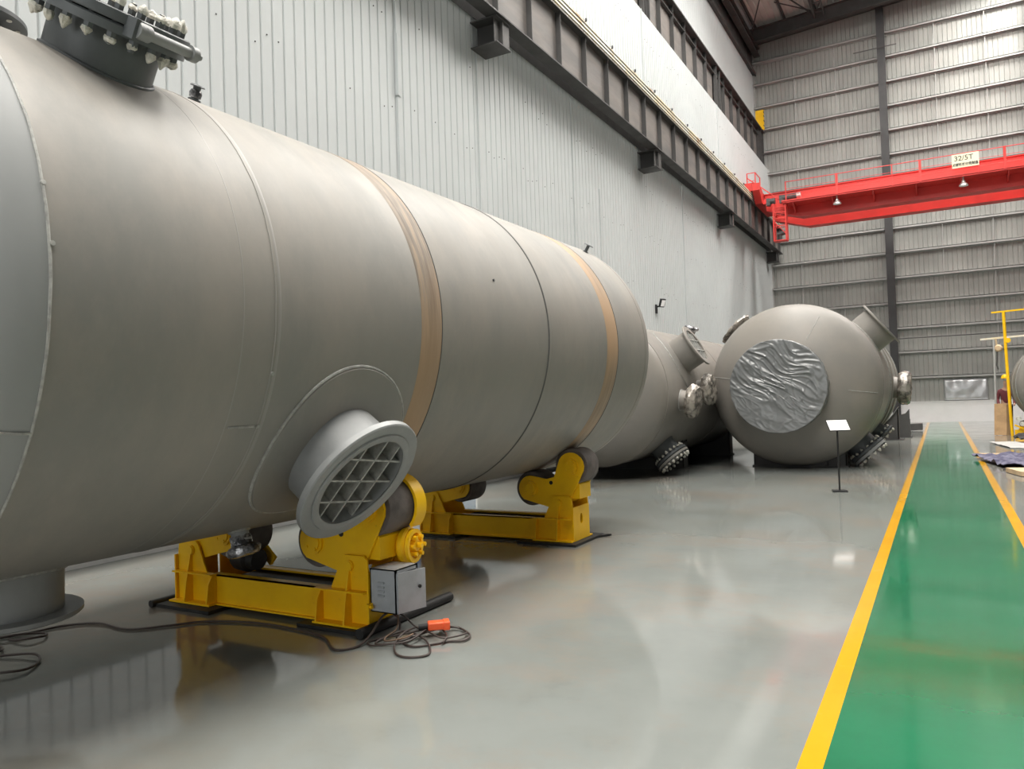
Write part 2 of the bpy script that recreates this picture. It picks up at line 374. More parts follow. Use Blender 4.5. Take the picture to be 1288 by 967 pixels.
for y0, y1 in ((22, 31), (31, 40.3)):
    for x0, x1 in ((-7.8, -4.7), (-4.7, -1.7), (-1.7, 1.5)):
        mb.bar((x0, y0, roofz(x0)), (x1, y1, roofz(x1)), .05, .05); mb.bar((x0, y1, roofz(x0)), (x1, y0, roofz(x1)), .05, .05)
        mb.bar((x1, y0, roofz(x1) - .1), (x1, y1, roofz(x1) - .1), .10, .12)
        mb.bar((x1 + .45, y0, roofz(x1) - .1), (x1 + .45, y1, roofz(x1) - .1), .07, .07)
        yy = y0 + .8
        while yy < y1: mb.bar((x1, yy, roofz(x1) - .1), (x1 + .45, yy, roofz(x1) - .1), .04, .04); yy += 1.0
    for x in (-6.2, -3.2): 
        yy = y0
        while yy < y1 - 2: mb.bar((x, yy, roofz(x) + .1), (x + 1.5, yy + 2.2, roofz(x) + .2), .04, .04); yy += 2.3
mb.build('trim_%d' % k, 'steel', smooth=False, kind='structure'); k += 1
MB().box(-7.9, -7.6, YB, YE - .3, 19.35, 19.41).box(-7.9, -7.6, YB, YE - .3, 19.75, 19.81).box(-7.76, -7.74, YB, YE - .3, 19.4, 19.77).build('trim_%d' % k, 'steel', smooth=False, kind='structure'); k += 1

# painted walkway
tag(MB().box(-.50, .65, -1, 40.9, .0005, .003).build('walkway_lane', 'green', smooth=False), 'glossy green painted walkway running along the grey floor to the end wall', 'walkway', kind=None)
tag(MB().box(-.60, -.50, -1, 40.9, .0005, .004).build('lane_line', 'lane_yellow', smooth=False), 'yellow line edging the green walkway on the side of the big tanks', 'floor line', 'yellow walkway edge lines')
tag(MB().box(.65, .76, -1, 40.9, .0005, .004).build('lane_line', 'lane_yellow', smooth=False), 'yellow line edging the green walkway on the side away from the tanks', 'floor line', 'yellow walkway edge lines')

# ------------------------------------------------------------ crane runway on the left wall
rb = thing('crane_runway_beam', 'long dark steel runway beam under the cream conductor bars on the left wall', 'steel beam', (-6.98, 20, 8.8))
MB().box(-7.12, -6.84, -8, YE - .3, 8.80, 8.83).build('bottom_flange', 'steel', rb, smooth=False)
MB().box(-7.14, -6.82, -8, YE - .3, 10.02, 10.05).build('top_flange', 'steel', rb, smooth=False)
MB().box(-6.995, -6.98, -8, YE - .3, 8.83, 10.02).build('web', 'steel_web', rb, smooth=False)
y = 4.0
while y < YE - .5:
    d = 0 if abs(((y - 12.4) / 9.0) - round((y - 12.4) / 9.0)) > .06 else 1
    MB().box(-6.98, -6.86, y - .008, y + .008, 8.83, 10.02).build('stiffener', 'steel', rb, smooth=False); y += 1.363
MB().box(-7.03, -6.94, -8, YE - .3, 10.05, 10.2).build('crane_rail', 'steel', rb, smooth=False)
MB().box(XW, XW + .012, -8, YE, 8.92, 9.3).build('trim_%d' % k, 'steel', smooth=False, kind='structure'); k += 1
labs = ['largest dark steel bracket at the top of the photo, nearest under the lower runway beam',
        'second dark steel bracket under the lower runway beam, midway along the wall',
        'third dark steel bracket under the lower runway beam, before the red crane',
        'farthest dark steel bracket at the wall corner below the red crane ladder']
for i, yc in enumerate((12.4, 21.5, 30.6, 40.4)):
    t = thing('beam_bracket', labs[i], 'bracket', (-7.2, yc, 8.27), 'brackets under the runway beam')
    MB().box(XW + .002, -6.88, yc - .27, yc + .27, 8.27, 8.29).build('bottom_plate', 'steel', t, smooth=False)
    MB().box(XW + .002, -6.88, yc - .27, yc + .27, 8.76, 8.785).build('top_plate', 'steel', t, smooth=False)
    MB().box(XW + .002, -6.90, yc - .012, yc + .012, 8.29, 8.76).build('web', 'steel', t, smooth=False)
    MB().box(-6.93, -6.915, yc + .02, yc + .26, 8.29, 8.76).box(-6.98, -6.965, yc - .22, yc - .02, 8.29, 8.76).build('end_plate', 'steel', t, smooth=False)
MB().box(-6.915, -6.908, -8, YE - .6, 10.06, 10.44).build('trim_%d' % k, 'steel', smooth=False, kind='structure'); k += 1  # dark strip added behind the bars to darken the gaps between them
cb = thing('conductor_bars', 'four parallel cream conductor bars clipped along the top of the runway beam', 'power rail', (-6.86, 20, 10.1))
for i in range(4):
    MB().box(-6.893, -6.875, -8, YE - .6, 10.085 + i * .098, 10.125 + i * .098).build('conductor_bar', 'bar', cb, smooth=False)
y = 6.5
while y < YE - 1:
    MB().box(-6.925, -6.90, y - .02, y + .02, 10.06, 10.47).box(-6.93, -6.84, y - .015, y + .015, 10.40, 10.415).cyl((-6.85, y, 10.41), (-6.85, y, 10.47), .025, 8).build('bar_clip', 'steel', cb, smooth=False); y += 1.635
ub = thing('upper_runway_beam', 'dark upper steel runway beam with grey web panels high on the left wall', 'steel beam', (-7.75, 20, 13))
MB().box(-7.76, -7.745, -8, YE - .4, 13.0, 15.24).build('web', 'steel_web', ub, smooth=False)
MB().box(-7.98, -7.50, -8, YE - .4, 15.24, 15.29).build('top_flange', 'steel', ub, smooth=False)
MB().box(-7.745, -7.62, -8, YE - .4, 14.90, 14.93).build('longitudinal_rib', 'steel', ub, smooth=False)
MB().box(-7.98, -7.50, -8, YE - .4, 12.96, 13.0).build('bottom_flange', 'steel', ub, smooth=False)
y = 8.6
while y < YE - .5:
    MB().box(-7.745, -7.6, y - .01, y + .01, 13.0, 15.24).build('stiffener', 'steel', ub, smooth=False); y += 1.44
for yc in (13.9, 22.9, 31.9, 40.9):
    MB().box(-7.74, -7.55, yc - .3, yc - .26, 13.0, 15.24).box(-7.74, -7.55, yc + .26, yc + .3, 13.0, 15.24).box(-7.74, -7.70, yc - .3, yc + .3, 13.0, 15.24).build('joint_plate', 'steel', ub, smooth=False)
t = thing('crane_end_stop', 'small yellow end stop block on the upper runway beam by the end wall', 'end stop', (-7.62, YE - .9, 15.29))
MB().box(-7.82, -7.42, YE - .95, YE - .8, 15.29, 16.30).build('block', 'yellow', t, smooth=False)
for z in (15.45, 15.7, 15.95, 16.15): MB().box(-7.43, -7.41, YE - .98, YE - .78, z, z + .05).build('buffer_strip', 'blackmetal', t, smooth=False)

# ------------------------------------------------------------ red travelling crane
cr = thing('overhead_crane', 'red overhead travelling crane with railed walkway spanning before the end wall', 'crane', (-6.98, 36, 10.2))
def girder(name, yc, w, zt, zb):
    mb = MB(); X0, X1 = -6.45, 14.6
    prof_ = [(X0, zt), (X1, zt), (X1, zb + .55), (X1 - 1.3, zb), (-5.05, zb), (X0 + .05, zb + .42)]
    mb.prism(prof_, (0, yc - w / 2, 0), (1, 0, 0), (0, 0, 1), (0, w, 0))
    g = mb.build(name, 'red', cr, smooth=False)
    MB().box(-6.45, 14.6, yc - w / 2 - .06, yc + w / 2 + .06, zt, zt + .03).build('top_flange', 'red', g, smooth=False)
    MB().box(-5.0, 13.2, yc - w / 2 - .05, yc + w / 2 + .05, zb - .02, zb).build('bottom_flange', M['red'], g, smooth=False)
    MB().box(-6.2, 14.4, yc - .04, yc + .04, zt + .03, zt + .13).build('trolley_rail', 'steel', g, smooth=False)
girder('near_girder', 35.25, .5, 10.40, 9.26)
girder('far_girder', 37.25, .5, 10.40, 9.22)
wk = MB().box(-5.6, 14.2, 34.0, 35.0, 9.73, 9.76).box(-5.6, 14.2, 34.0, 34.03, 9.70, 9.82).build('walkway', 'red', cr, smooth=False)
x = -5.2
while x < 14:
    MB().prism([(34.05, 9.73), (35.0, 9.73), (35.0, 9.42)], (x, 0, 0), (0, 1, 0), (0, 0, 1), (.05, 0, 0)).build('bracket', 'red', wk, smooth=False); x += 1.55
rl = MB()
for z in (10.58, 10.28, 10.0): rl.cyl((-5.41, 34.0, z), (14.2, 34.0, z), .017 if z > 10.5 else .010, 6)
rl.build('handrail', 'red', cr)
for i, x in enumerate([-5.41, -3.4, -1.35, -.38 + .02, 1.6, 2.45, 4.4, 6.4, 8.4, 10.4, 12.4, 14.2]):
    big = i in (1, 3, 5, 7)
    r = .045 if big else .017
    MB().box(x - r, x + r, 33.97, 34.03, 9.73, 10.6).build('rail_post', 'red', cr, smooth=False)
# end carriage with wheels
ec = MB().box(-7.13, -6.83, 34.2, 38.6, 10.49, 10.82).box(-7.2, -6.76, 34.2, 38.6, 10.82, 10.84).build('end_carriage', 'red', cr, smooth=False)
for y in (34.7, 38.1): MB().cyl((-7.04, y, 10.37), (-6.92, y, 10.37), .168, 20).build('wheel', 'steel', ec)
MB().prism([(34.2, 10.49), (34.2, 10.80), (35.0, 10.5), (35.0, 10.0), (34.7, 10.0)], (-6.82, 0, 0), (0, 1, 0), (0, 0, 1), (.3, 0, 0)).build('end_bracket', 'red', cr, smooth=False)
MB().box(-6.85, -6.2, 34.95, 37.6, 10.0, 10.2).build('end_tie', 'red', cr, smooth=False)
mb = MB()
for x, y in ((-7.05, 34.3), (-6.7, 34.3), (-6.7, 35.3)): mb.box(x - .02, x + .02, y - .02, y + .02, 10.5, 11.3)
mb.bar((-7.05, 34.3, 11.29), (-6.7, 34.3, 11.29), .03, .03).bar((-7.05, 34.3, 10.95), (-6.7, 34.3, 10.95), .02, .02).bar((-6.7, 34.3, 11.29), (-6.7, 35.3, 11.29), .03, .03).bar((-7.05, 34.3, 11.1), (-5.7, 34.6, 9.95), .04, .04)
mb.build('cage_rail', 'red', cr, smooth=False)
mo = MB().cyl((-6.25, 34.55, 9.98), (-5.95, 34.55, 9.98), .13, 16).box(-6.3, -6.15, 34.42, 34.68, 9.8, 10.1).build('drive_motor', 'motor', cr)
mo = MB().cyl((-5.6, 34.5, 10.02), (-5.05, 34.5, 10.05), .14, 16).box(-5.75, -5.55, 34.38, 34.62, 9.82, 10.15).build('drive_motor', 'motor', cr)
MB().cyl((-5.05, 34.5, 10.05), (-4.88, 34.5, 10.06), .12, 16).build('fan_cover', 'lamp', mo)
ld = MB()
for x in (-5.97, -5.47):
    for y in (34.1, 34.5): ld.box(x - .025, x + .025, y - .025, y + .025, 8.15, 9.75)
for z in (8.15, 8.78, 9.1, 9.35, 9.58):
    ld.bar((-5.97, 34.1, z), (-5.47, 34.1, z), .04, .04).bar((-5.97, 34.5, z), (-5.47, 34.5, z), .03, .03)
for x in (-5.97, -5.47): ld.bar((x, 34.1, 8.15), (x, 34.5, 8.15), .05, .05).bar((x, 34.1, 8.9), (x, 34.5, 8.9), .03, .03)
ld.box(-5.99, -5.45, 34.08, 34.52, 8.13, 8.16).bar((-5.97, 34.1, 9.0), (-5.47, 34.1, 8.4), .03, .03)
ld.build('access_ladder', 'red', cr, smooth=False)
MB().cyl((-5.85, 34.3, 8.45), (-5.55, 34.3, 8.5), .1, 12).cyl((-5.75, 34.3, 8.16), (-5.75, 34.3, 8.5), .07, 10).build('cable_motor', 'motor', cr)
# placard
sg = thing('capacity_sign', 'cream crane capacity sign reading 32/5T hung on the walkway rail', 'sign', (1.18, 33.93, 10.03))
MB().box(.73, 1.62, 33.93, 33.95, 10.03, 10.55).build('panel', 'cream', sg, smooth=False)
def text(body, size, loc, material, parent, name='lettering', rotx=90, align='CENTER', sx=1, bold=0.0, rotz=0):
    cu = bpy.data.curves.new(name, 'FONT'); cu.body = body; cu.size = size; cu.align_x = align; cu.extrude = .002; cu.offset = bold
    tmp = bpy.data.objects.new('t', cu); COL.objects.link(tmp)
    dg = bpy.context.evaluated_depsgraph_get(); dg.update()
    me = bpy.data.meshes.new_from_object(tmp.evaluated_get(dg)); bpy.data.objects.remove(tmp); bpy.data.curves.remove(cu)
    o = bpy.data.objects.new(name, me); COL.objects.link(o); me.materials.clear(); me.materials.append(M[material])
    o.parent = parent; off = Vector((0, 0, 0)); p = parent
    while p is not None: off += p.location; p = p.parent
    o.location = Vector(loc) - off; o.rotation_euler = (R(rotx), 0, R(rotz)); o.scale = (sx, 1, 1); return o
text('32/5T', .27, (1.12, 33.925, 10.30), 'black_text', sg, bold=.002)
text('成都畅越公司制造', .125, (1.175, 33.925, 10.10), 'black_text', sg, sx=.84, bold=.004)
for i, x in enumerate((-3.43, 1.09)):
    t = thing('crane_floodlight', ['silver cone lamp under the crane walkway, nearer the end column', 'silver cone lamp under the crane walkway, below the 32/5T sign'][i], 'lamp', (x, 34.2, 9.5), 'lamps under the red crane')
    MB().cyl((x, 34.2, 9.54), (x, 34.2, 9.725), .028, 8).lathe((x, 34.2, 9.37), (0, 0, 1), [(.0, .17), (.05, .15), (.12, .09), (.13, .07), (.2, .065), (.2, 0)], 20).build('lamp_shade', 'lamp', t)
    MB().lathe((x, 34.2, 9.37), (0, 0, 1), [(0, 0), (0, .15), (.02, .14), (.02, 0)], 20).build('lens', 'white_sheet', t)

# wall floodlight
t = thing('wall_floodlight', 'small black floodlight mounted on the left wall above the far tank', 'lamp', (XW + .02, 22.4, 4.2))
MB().box(XW + .005, XW + .04, 22.34, 22.46, 4.15, 4.42).bar((XW + .03, 22.4, 4.35), (XW + .16, 22.4, 4.37), .04, .04).build('mount_arm', 'blackmetal', t, smooth=False)
MB().obox((XW + .2, 22.43, 4.46), (.03, -.02, -.015), (.045, .07, 0), (.035, 0, .12)).build('housing', 'blackmetal', t, smooth=False)
MB().obox((XW + .235, 22.407, 4.443), (.004, -.003, -.002), (.034, .053, 0), (.027, 0, .09)).build('lens', 'lampglass', t, smooth=False)

# ------------------------------------------------------------ nozzles
def frame(C, th):
    t = R(th); return Vector((math.cos(t), 0, math.sin(t))), Vector((-math.sin(t), 0, math.cos(t)))
def nozzle(par, C, RR, th, Y0, rn, d, rf, tf=.05, material='nozzle', inner=True, name='nozzle', hole=None):
    u, v = frame(C, th); o = Vector((C[0], Y0, C[1])); din = math.sqrt(max(.01, RR * RR - rn * rn)) - .04
    ri = rn - .018
    nz = MB().lathe(o, u, [(din, ri), (din, rn), (d - tf, rn), (d - tf, rf), (d - .008, rf), (d, rf - .008), (d, ri + .0)] + ([(din, ri)] if inner else [(d, 0)]), 64, e1=v).build(name, material, par)
    # fillet weld where neck meets shell
    pts = []
    for k_ in range(48):
        a = 2 * PI * k_ / 48; s = (rn + .006) * math.sin(a); dd = math.sqrt(RR * RR - s * s) + .004
        pts.append(o + u * dd + v * s + Vector((0, 1, 0)) * (rn + .006) * math.cos(a))
    MB().tube(pts, .011, 6, close=True).build('weld', 'weld' if material != 'nozzle_dark' else 'nozzle_dark', nz)
    return nz, o, u, v
def disc(o, u, v, d, r, n=48):
    return MB().lathe(o, u, [(d, 0), (d, r)], n, e1=v)
def pad(par, C, RR, th, Y0, rn, ro, t=.016, material='tank', name='reinforcing_pad'):
    mb = MB(); vs = []; fs = []; n = 72; oo = Vector((C[0], 0, C[1]))
    def P(r, a, h):
        s = r * math.sin(a); ph = R(th) + s / RR
        return Vector((C[0] + (RR + h) * math.cos(ph), Y0 + r * math.cos(a), C[1] + (RR + h) * math.sin(ph)))
    rs = [(rn, t), ((rn + ro) / 2, t), (ro - .01, t), (ro, t * .5), (ro + .006, -.004)]
    for r, h_ in rs:
        for i in range(n): vs.append(P(r, 2 * PI * i / n, h_))
    for j in range(len(rs) - 1):
        for i in range(n): fs.append((j * n + i, j * n + (i + 1) % n, (j + 1) * n + (i + 1) % n, (j + 1) * n + i))
    pd = mb.add(vs, fs).build(name, material, par)
    MB().tube([P(ro + .006, 2 * PI * i / n, .004) for i in range(n)], .010, 6, close=True).build('weld', 'weld', pd)
    return pd
def grating(par, o, u, v, d, r, nx, ny, depth=.12, rot=0, material='weld'):
    y = Vector((0, 1, 0)); mb = MB(); a = R(rot)
    e1 = y * math.cos(a) + v * math.sin(a); e2 = -y * math.sin(a) + v * math.cos(a)
    for n_, A, B in ((nx, e1, e2), (ny, e2, e1)):
        for i in range(n_):
            s = r * (2 * (i + 1) / (n_ + 1) - 1); hl = math.sqrt(max(0, r * r - s * s))
            mb.obox(o + u * (d - depth / 2) + A * s, A * .007, B * hl, u * depth / 2)
    return mb.build('grating', material, par, smooth=False)
def wrap_blob(par, o, u, d0, d1, r0, r1, material='foil', name='film_wrap', amp=.05, prof=None, n=40):
    mb = MB(); p = prof or [(d0, r0 * .9), (d0 + (d1 - d0) * .15, r0), (d0 + (d1 - d0) * .45, r0 * 1.02), (d0 + (d1 - d0) * .55, r1 * .95), (d0 + (d1 - d0) * .65, r1 * 1.04), (d1 - .02, r1 * 1.05), (d1, r1 * .9), (d1 + .01, r1 * .45), (d1 + .005, 0)]
    q = []
    for a, b in zip(p, p[1:]):
        for t in (0, .33, .66): q.append((a[0] + (b[0] - a[0]) * t, a[1] + (b[1] - a[1]) * t))
    q.append(p[-1]); mb.lathe(o, u, q, n)
    vs = []
    for x in mb.v:
        w = Vector(x); nn = noise.noise(w * 9) * .6 + noise.noise(w * 24) * .4
        ax = o + u * (w - o).dot(u); rad = (w - ax)
        vs.append(w + (rad.normalized() if rad.length > 1e-4 else u) * nn * amp + u * noise.noise(w * 11 + Vector((5, 0, 0))) * amp * .6)
    mb.v = [tuple(x) for x in vs]
    return mb.build(name, material, par)
def bolts(par, o, u, v, dlo, dhi, rc, n, br=.022, wrap=True, skip=(), ph=0.0, proud=.07, wmat='white_tape', only=None):
    y = Vector((0, 1, 0))
    for i in range(n):
        a = 2 * PI * (i + ph) / n; c = o + y * math.cos(a) * rc + v * math.sin(a) * rc
        b = MB().cyl(c + u * (dlo - proud), c + u * (dhi + proud), br * .62, 8).lathe(c, u, [(dhi, 0), (dhi, br), (dhi + proud * .5, br), (dhi + proud * .5, 0)], 6).lathe(c, u, [(dlo - proud * .5, 0), (dlo - proud * .5, br), (dlo, br), (dlo, 0)], 6).build('bolt', 'nozzle_dark', par)
        if wrap:
            rnd = random.Random(i * 7 + int(rc * 100))
            for (d0, s) in ((dhi + proud * .42, 1), (dlo - proud * .42, -1)):
                wr = MB()
                L_ = proud * rnd.uniform(.55, .95); cc = c + u * d0
                wr.lathe(cc, u * s, [(0, br * 1.05), (L_ * .35, br * 1.25), (L_ * .75, br * rnd.uniform(.6, 1.0)), (L_, br * .25), (L_ * 1.05, 0)], 8)
                wr.build('tape_wrap', wmat, b, jit=br * .45)

def tank_shell(par, C, RR, y0, y1, material, n=160, name='shell', hd=.5, steps=14, matn=None, matf=None, apex=0.0):
    c = (C[0], 0, C[1]); m = MB().lathe(c, (0, 1, 0), [(y0, RR), ((y0 + y1) / 2, RR), (y1, RR)], n).build(name, material, par)
    out = [m]
    for (yy, s, mm) in ((y0, -1, matn or material), (y1, 1, matf or material)):
        pr = [(yy + s * hd * RR * math.sin(t * PI / 2 / steps), RR * math.cos(t * PI / 2 / steps) if t < steps else 0) for t in range(steps + 1)]
        out.append(MB().lathe(c, (0, 1, 0), pr, n).build('dished_head', mm, par))
    return out
def seam(par, C, RR, y, r=.007, material='weld', name='weld_seam', n=160, wob=.0):
    pts = [(C[0] + (RR + .001) * math.cos(2 * PI * i / n), y + noise.noise(Vector((i * .4, y, 0))) * wob, C[1] + (RR + .001) * math.sin(2 * PI * i / n)) for i in range(n)]
    return MB().tube(pts, r, 6, close=True).build(name, material, par)
def flat_seam(par, C, RR, y, w, h, material='weld'):
    return MB().lathe((C[0], 0, C[1]), (0, 1, 0), [(y - w, RR - .001), (y - w * .5, RR + h), (y + w * .5, RR + h), (y + w, RR - .001)], 160).build('weld_seam', material, par)

# ------------------------------------------------------------ big tank on the yellow rollers
C1 = (-4.65, 2.212); R1 = 1.488
tk = thing('pressure_tank', 'huge grey pressure tank with two rusty bands lying on yellow roller stands', 'tank', (-4.65, 5.5, .72))
tank_shell(tk, C1, R1, 1.8, 9.1, 'tank', matn='tank_head_lit')
for y, r, mt, w in ((1.8, .007, 'weld', .004), (3.02, .003, 'seam_pale', .006)):
    seam(tk, C1, R1, y, r, mt, wob=w)
flat_seam(tk, C1, R1, 3.05, .014, .0012, 'seam_pale'); flat_seam(tk, C1, R1, 2.80, .005, .0010, 'seam_pale'); flat_seam(tk, C1, R1, 9.04, .012, .003, 'tank_brown')
MB().lathe((C1[0], 0, C1[1]), (0, 1, 0), [(6.375, R1 - .01), (6.38, R1 + .008), (6.425, R1 + .008), (6.43, R1 - .01)], 160).build('backing_ring', 'tank', tk)
seam(tk, C1, R1, 6.372, .007, 'seam_dark'); seam(tk, C1, R1, 6.432, .004, 'seam_dark')
for ya, yb in ((4.37, 4.62), (7.80, 8.12)):
    bnd = MB().lathe((C1[0], 0, C1[1]), (0, 1, 0), [(ya, R1 + .0005), (ya + .01, R1 + .003), (yb - .01, R1 + .003), (yb, R1 + .0005)], 160).build('rust_band', 'rust', tk)
    bnd['label'] = 'rusty brown bare steel band'
    seam(bnd, C1, R1, yb + .004, .004, 'seam_dark')
# short longitudinal welds
def lweld(par, C, RR, th, ya, yb, r=.006, mt='weld'):
    u, v = frame(C, th); o = Vector((C[0], 0, C[1])) + u * (RR + .001)
    return MB().tube([o + Vector((0, ya + (yb - ya) * i / 8, 0)) for i in range(9)], r, 6).build('weld_seam', mt, par)
lweld(tk, C1, R1, -28, 2.82, 3.0, .007)
MB().tube([(C1[0] + R1 * math.cos(q) * math.cos(R(-27)) * 1.002, 1.8 - .5 * R1 * math.sin(q) * 1.002, C1[1] + R1 * math.cos(q) * math.sin(R(-27)) * 1.002) for q in [i * .05 for i in range(14)]], .007, 6).build('weld_seam', 'weld', tk)
for th, y in ((14, 1.8), (4, 1.81), (-16, 3.03), (-28, 3.02), (16, 5.48)):
    u, v = frame(C1, th); MB().cyl(Vector((C1[0], y, C1[1])) + u * (R1 - .005), Vector((C1[0], y, C1[1])) + u * (R1 + .010), .011, 10).build('lug', 'weld' if y < 5 else 'blackmetal', tk)
# large nozzle with a grating
pad(tk, C1, R1, -37, 3.775, .30, .60)
nz, o_, u_, v_ = nozzle(tk, C1, R1, -38, 3.79, .352, 1.78, .465, .045)
MB().lathe(o_, u_, [(1.785, .335), (1.79, .345), (1.79, .385), (1.782, .39)], 64, e1=v_).build('gasket_face', 'nozzle', nz)
grating(nz, o_, u_, v_, 1.765, .336, 3, 3, .15, rot=-8)
disc(o_, u_, v_, 1.45, .334).build('dark_bore_disc', 'bore_shade', nz)
# bolted manhole on top
nz, o_, u_, v_ = nozzle(tk, C1, R1, 60, 2.50, .275, 1.735, .385, .05, 'nozzle_dark', name='manhole')
MB().lathe(o_, u_, [(1.742, 0), (1.742, .385), (1.748, .39), (1.792, .39), (1.798, .38), (1.798, 0)], 64, e1=v_).build('manhole_cover', 'nozzle_dark', nz)
disc(o_, u_, v_, 1.7995, .30).build('cover_face', 'tank_brown', nz)
bolts(nz, o_, u_, v_, 1.69, 1.798, .335, 20, .024, ph=.5, proud=.065)
Y_ = Vector((0, 1, 0))
dv = MB(); pA = o_ + u_ * 1.745 - v_ * .425 + Y_ * -.10; pB = o_ + u_ * 1.745 - v_ * .365 + Y_ * .25
dv.cyl(pA, pB, .028, 14)
for p_ in (pA, pB, pA.lerp(pB, .10)): 
    dd = (pB - pA).normalized(); dv.cyl(p_ - dd * .022, p_ + dd * .022, .042, 18)
dv.cyl(pB + (pB - pA).normalized() * .02, pB + (pB - pA).normalized() * .06, .018, 10)
dv.build('davit_arm', 'nozzle', nz)
MB().obox(o_ + u_ * 1.745 - v_ * .40 + Y_ * -.125, u_ * .05, Y_ * .012, v_ * .045).build('davit_lug', 'nozzle_dark', nz)
# open flange behind the top of the tank
nz, o_, u_, v_ = nozzle(tk, C1, R1, 90, 2.2, .18, 1.63, .30, .03, 'nozzle_dark')
for i in range(12):
    a = 2 * PI * i / 12; c = o_ + Y_ * math.cos(a) * .25 + v_ * math.sin(a) * .25
    MB().cyl(c + u_ * 1.595, c + u_ * 1.5995, .014, 10).build('bolt_hole', 'white_tape', nz)
# bottom outlet nozzle
nz, o_, u_, v_ = nozzle(tk, C1, R1, -92, 2.385, .30, 1.74, .40, .03, 'nozzle')
# drain nozzle wrapped in film
nz, o_, u_, v_ = nozzle(tk, C1, R1, -74, 3.66, .06, 1.57, .07, .02, 'nozzle')
wrap_blob(nz, o_, u_, 1.525, 1.66, .07, .11, 'foil', amp=.018)
# small nozzles on top
for th, y, ht, rf in ((66, 3.22, .10, .045), (58, 8.9, .10, .065)):
    nz, o_, u_, v_ = nozzle(tk, C1, R1, th, y, .024 if y < 5 else .02, R1 + ht, rf, .012, 'nozzle_dark')
    if y < 5: MB().lathe(o_, u_, [(R1 + .02, .03), (R1 + .02, .038), (R1 + .05, .04), (R1 + .07, .03)], 16).build('film_wrap', 'foil', nz, jit=.006)

